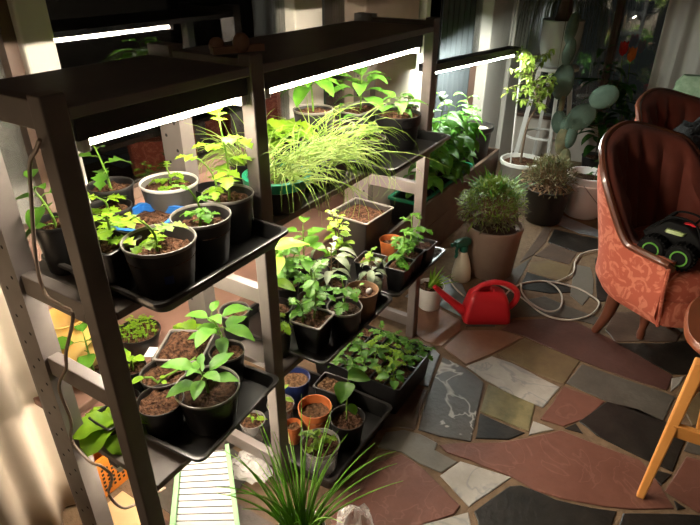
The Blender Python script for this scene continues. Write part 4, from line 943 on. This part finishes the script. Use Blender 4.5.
# ------------------------------------------------------------------ armchairs
def smooth(a, b, x): t = max(0, min(1, (x-a)/(b-a))); return t*t*(3-2*t)
def armchair(label, loc, rz):
    t = thing('armchair', label, 'armchair', loc, rz, 'red velvet armchairs')
    w, xf, th, zb, N = .26, .16, .05, .20, 78
    rows = []
    def plan(s):   # s 0..1 from right arm front round the back to left arm front
        La = xf; Lb = PI*w; T = 2*La+Lb; d = s*T
        if d < La: return V((xf-d, -w, 0)), V((0, -1, 0)), d
        if d > La+Lb: q = d-La-Lb; return V((q, w, 0)), V((0, 1, 0)), T-d
        a = (d-La)/w; n = V((-sin(a), -cos(a), 0)); return n*w, n, min(d, T-d)
    trim = []
    inner_rows = []
    for i in range(N+1):
        s = i/N; p, n, d = plan(s)
        ht = .475+.27*smooth(.15, .36, d)+.065*smooth(.28, .58, d)
        k = smooth(.10, .36, d)
        ln = lambda z: n*(.012+.075*k*max(0, (z-.3)/.55)-.03*(z < .24)) - n*(.05*k*smooth(.62, .9, z)) + V((-.06*k*max(0, (z-.35)/.5), 0, 0))
        arm = .018*(1-k)
        col = []
        for z in (zb, zb+.05, .30, .36, .42, .48, .54, .60, .66, .72, .80):
            zz = min(z, ht-.028) if z > .3 else z
            col.append(p+ln(zz)+n*arm*smooth(.3, .48, zz)+V((0, 0, zz)))
        tp = p+ln(ht)
        col += [tp+n*arm+V((0, 0, ht-.012)), tp-n*.01+V((0, 0, ht)), tp-n*(th*.6)+V((0, 0, ht-.002)), tp-n*th+V((0, 0, ht-.02))]
        trim.append(tp+n*(arm+.001)+V((0, 0, ht-.004)))
        for j in range(1, 14):
            z = ht-.02+(.36-(ht-.02))*j/13; q = .5+.5*cos(s*N*PI/4)*cos(j*PI/2.2); puff = (.034*abs(cos(s*N*PI/6.5))**.7*(.75+.25*abs(cos(j*PI/3))) if k > .2 else .006)*min(1, j/2.5)*min(1, .4+k)
            col.append(p+ln(z)-n*(th+.012*smooth(0, 3, j))-n*puff+V((0, 0, z)))
        rows.append(col)
    mb = MB(); mb.loft([rw[:13] for rw in rows], False, False, False)
    for rw in (rows[0], rows[-1]): mb.add(rw, [tuple(range(len(rw)))])
    mb.build('upholstered_shell', M['velvet'], t)
    mb = MB(); mb.loft([rw[12:] for rw in rows], False, False, False); mb.build('tufted_back', M['shadevelvet'], t)
    mb = MB(); pts = trim
    f0 = rows[0]; f1 = rows[-1]
    a0 = [V(f0[0])+V((.006, 0, 0)), V(f0[3])+V((.008, 0, 0)), V(f0[4])+V((.01, 0, 0))]; a1 = [V(f1[4])+V((.01, 0, 0)), V(f1[3])+V((.008, 0, 0)), V(f1[0])+V((.006, 0, 0))]
    mb.tube([trim[0]+V((.012, .02, -.02))]+pts+[trim[-1]+V((.012, -.02, -.02))], .014, 8); mb.build('wooden_trim', M['redwood'], t)
    mb = MB(); mb.tube(a0+[trim[0]+V((.012, .0, -.01))], .007, 6); mb.build('front_piping', M['velvet'], t)
    mb = MB(); mb.tube(a1+[trim[-1]+V((.012, .0, -.01))], .007, 6); mb.build('front_piping', M['velvet'], t)
    # seat with bowed front
    def D(e, z, bow=.12):
        out = []
        for i in range(15):
            y = -(w-.005-e)+2*(w-.005-e)*i/14; out.append((xf-.004-e*.4+bow*max(0, 1-(y/w)**2)**.8, y, z))
        for i in range(9):
            a = PI*i/8; out.append((-(w-.04-e)*sin(a)*.9, (w-.04-e)*cos(a), z))
        return out
    mb = MB(); mb.loft([D(.02, zb+.005), D(.0, zb+.02), D(-.004, .30), D(0, .315)]); mb.build('seat_rail', M['velvet'], t)
    mb = MB(); mb.loft([D(.01, .316), D(-.008, .335), D(-.008, .385), D(.02, .415), D(.07, .43), D(.14, .438)]); mb.build('seat_cushion', M['velvet'], t)
    for sx, sy in ((.0, -1), (.0, 1)):
        mb = MB(); pts = spline([(-.06, sy*.20, zb+.03), (-.065, sy*.208, .13), (-.08, sy*.215, .06), (-.10, sy*.222, .0)], 5); mb.tube(pts, [.030-.014*i/(len(pts)-1) for i in range(len(pts))], 10); mb.build('rear_leg', M['redwood'], t)
    for sy in (-1, 1):
        mb = MB(); mb.lathe([(.014, 0), (.018, .02), (.014, .05), (.026, .12), (.022, .16), (.03, .18), (.03, zb+.012)], 16, (.02, sy*.09, 0), cap1=True); mb.build('front_leg', M['redwood'], t)
    return t
RZ = math.atan2(-sin(math.radians(58)), -cos(math.radians(58)))
armchair('nearer red velvet armchair with a toy truck on its seat', (1.926, -.842, .0045), RZ)
armchair('second red velvet armchair, behind the one with the toy truck', (2.72, -.862, .0045), RZ)
# toy truck on the seat
wc = [at(653, 248, 2, .487), at(681, 257, 2, .487)]
ax = (wc[1]-wc[0]); ax.z = 0; ax.normalize(); ang = math.atan2(ax.y, ax.x); lat = V((-ax.y, ax.x, 0))
if (lat@V((1, 0, 0))) < 0: lat = -lat
t = thing('toy_truck', 'black toy monster truck with green wheel rings on the armchair seat', 'toy', ((wc[0]+wc[1])/2+lat*.07).to_tuple()[:2]+(.439,), ang)
sgn = 1 if (Matrix.Rotation(ang, 3, 'Z')@V((0, 1, 0)))@lat > 0 else -1
hw = (wc[1]-wc[0]).length/2
for x in (-hw, hw):
    for y in (-.07, .07):
        wh = MB(); wh.lathe([(.02, -.026), (.040, -.026), (.047, -.018), (.048, 0), (.047, .018), (.040, .026), (.02, .026)], 22, cap1=True)
        for k in range(22): wh.bar((.047*cos(k*2*PI/22), .047*sin(k*2*PI/22), -.02), (.047*cos(k*2*PI/22), .047*sin(k*2*PI/22), .02), .006, .006, (cos(k), sin(k), .01))
        wo = wh.build('wheel', M['rubber'], t, (x, y, .05), rot=(PI/2, 0, 0))
        for sd in (-1, 1):
            rg = MB(); rg.lathe([(.024, sd*.0262), (.029, sd*.0262), (.029, sd*.029), (.024, sd*.029), (.024, sd*.0262)], 22, cap0=False)
            rg.build('wheel_ring', M['lime'], wo)
mb = MB(); mb.loft([rrect(-hw-.05, -.04, hw+.05, .04, .015, .065), rrect(-hw-.06, -.045, hw+.06, .045, .02, .085), rrect(-hw-.04, -.04, hw+.04, .04, .02, .11), rrect(-.04, -.03, .035, .03, .012, .145)]); mb.build('chassis', M['rubber'], t)
mb = MB(); mb.loft([rrect(-.035, -sgn*.02-.03, .03, -sgn*.02+.03, .01, .112), rrect(-.03, -sgn*.02-.026, .035, -sgn*.02+.026, .01, .124)]); mb.build('body_panel', M['carbody'], t)
mb = MB()
for y in (-.035, .035): mb.tube(spline([(-.08, y, .10), (-.03, y, .165), (.05, y, .165), (.09, y, .10)], 5), .004, 6)
for x in (-.03, .05): mb.tube([(x, -.035, .163), (x, .035, .163)], .004, 6)
mb.build('roll_cage', M['rubber'], t)
MB().bar((-.01, 0, .135), (.05, 0, .15), .02, .01).build('red_stripe', M['red'], t, smooth=False)
# black fluffy throw on the second armchair and the green blanket-covered seat behind
c2 = at(688, 172, 0, 2.50)
mb = MB(); n, k = 26, 14; lo = []
for j in range(1, k):
    a = PI*j/k; row = []
    for i in range(n):
        b = 2*PI*i/n; d = V((sin(a)*cos(b), sin(a)*sin(b), -cos(a))); q = 1+.22*noise.noise(d*4)+.10*noise.noise(d*11)
        row.append(V((d.x*.13*q, d.y*.15*q, .17+d.z*.17*q)))
    lo.append(row)
mb.loft(lo, True, True, True); tag(mb.build('fluffy_cushion', M['fluff'], None, (2.50, c2.y-.02, .445)), 'black fluffy cushion on the seat of the second armchair', 'cushion')
t = thing('blanket_chair', 'chair covered by a pale green knitted blanket in the far right corner', 'chair', (3.42, -.90, .004), 0)
mb = MB(); mb.loft([rrect(-.06, -.29, .06, .29, .05, .38), rrect(-.07, -.30, .07, .30, .05, .6), rrect(-.065, -.29, .065, .29, .05, .76), rrect(-.035, -.26, .035, .26, .03, .80)]); mb.build('backrest', M['mint'], t, (.1, 0, 0))
mb = MB(); mb.loft([rrect(-.5, -.29, .06, .29, .05, .26), rrect(-.5, -.30, .06, .30, .05, .38), rrect(-.47, -.27, .05, .27, .05, .41)]); mb.build('seat', M['mint'], t, (.12, 0, 0))
for x in (-.33, .12):
    for y in (-.25, .25): MB().bar((x, y, 0), (x, y, .27), .04, .04, (1, 0, 0)).build('leg', M['darkwood'], t, smooth=False)

# ------------------------------------------------------------------ orange wooden chair at right edge
t = thing('wooden_chair', 'orange-legged wooden chair with red-brown seat at the right edge', 'chair', (0, 0, .004), 0)
cx, cy = 1.27, -1.115
sq = [(cx+x*.23, cy+y*.235) for x, y in [(-.62, .55), (-.35, .80), (.1, .88), (.6, .85), (.95, .65), (1, 0), (.95, -.7), (.6, -.95), (0, -1), (-.6, -.9), (-.85, -.5), (-.88, 0), (-.78, .35)]]
sq = [p for p in spline([V((x, y, 0)) for x, y in sq+[sq[0]]], 4)][:-1]
cc = V((cx, cy, 0)); Ls = lambda k, z: [cc+(p-cc)*k+V((0, 0, z)) for p in sq]
mb = MB(); mb.loft([Ls(.96, .425), Ls(1, .433), Ls(1, .447), Ls(.97, .456), Ls(.7, .452)]); mb.build('seat', M['seatwood'], t)
legs = [((1.12, -.968, .43), (.98, -.929, 0)), ((1.12, -1.25, .43), (1.02, -1.34, 0)), ((1.36, -1.02, .43), (1.36, -1.06, 0)), ((1.40, -1.25, .43), (1.48, -1.33, 0))]
for a, b in legs:
    a, b = V(a), V(b); mb = MB(); mb.loft([[b+V((x*.011, y*.011, 0)) for x, y in ((-1, -1), (1, -1), (1, 1), (-1, 1))], [a+V((x*.017, y*.017, 0)) for x, y in ((-1, -1), (1, -1), (1, 1), (-1, 1))]]); mb.build('leg', M['orangewood'], t, smooth=False, bevel=.004)
lr = lambda i, s: V(legs[i][1]).lerp(V(legs[i][0]), s)
MB().bar(lr(0, .52), lr(1, .52), .02, .042).build('stretcher', M['orangewood'], t, smooth=False, bevel=.003)
MB().bar(lr(2, .52), lr(3, .52), .02, .042).build('stretcher', M['orangewood'], t, smooth=False, bevel=.003)
MB().bar(lr(0, .7), lr(2, .7), .02, .035).build('stretcher', M['orangewood'], t, smooth=False, bevel=.003)

# ------------------------------------------------------------------ light of the room
w = bpy.data.worlds.new('night'); C.world = w; w.use_nodes = True
w.node_tree.nodes['Background'].inputs[0].default_value = (.013, .013, .013, 1); w.node_tree.nodes['Background'].inputs[1].default_value = 1
def lamp(name, loc, e, col, rad):
    l = bpy.data.lights.new(name, 'POINT'); l.energy = e; l.color = col; l.shadow_soft_size = rad
    o = bpy.data.objects.new(name, l); COL.objects.link(o); o.location = loc; return o
lamp('ceiling_lamp', (-1.0, -.7, 2.2), 4.2, (1, .74, .5), .12)
lamp('side_fill', (-.46, .30, .75), 2.6, (1, .72, .46), .04)  # unseen warm light added to brighten the left curtain and back post
C.view_settings.view_transform = 'Standard'; C.view_settings.look = 'None'; C.view_settings.gamma = 1; C.view_settings.exposure = 0
C.cycles.use_denoising = True
C.cycles.max_bounces = 8; C.cycles.diffuse_bounces = 3; C.cycles.transparent_max_bounces = 12
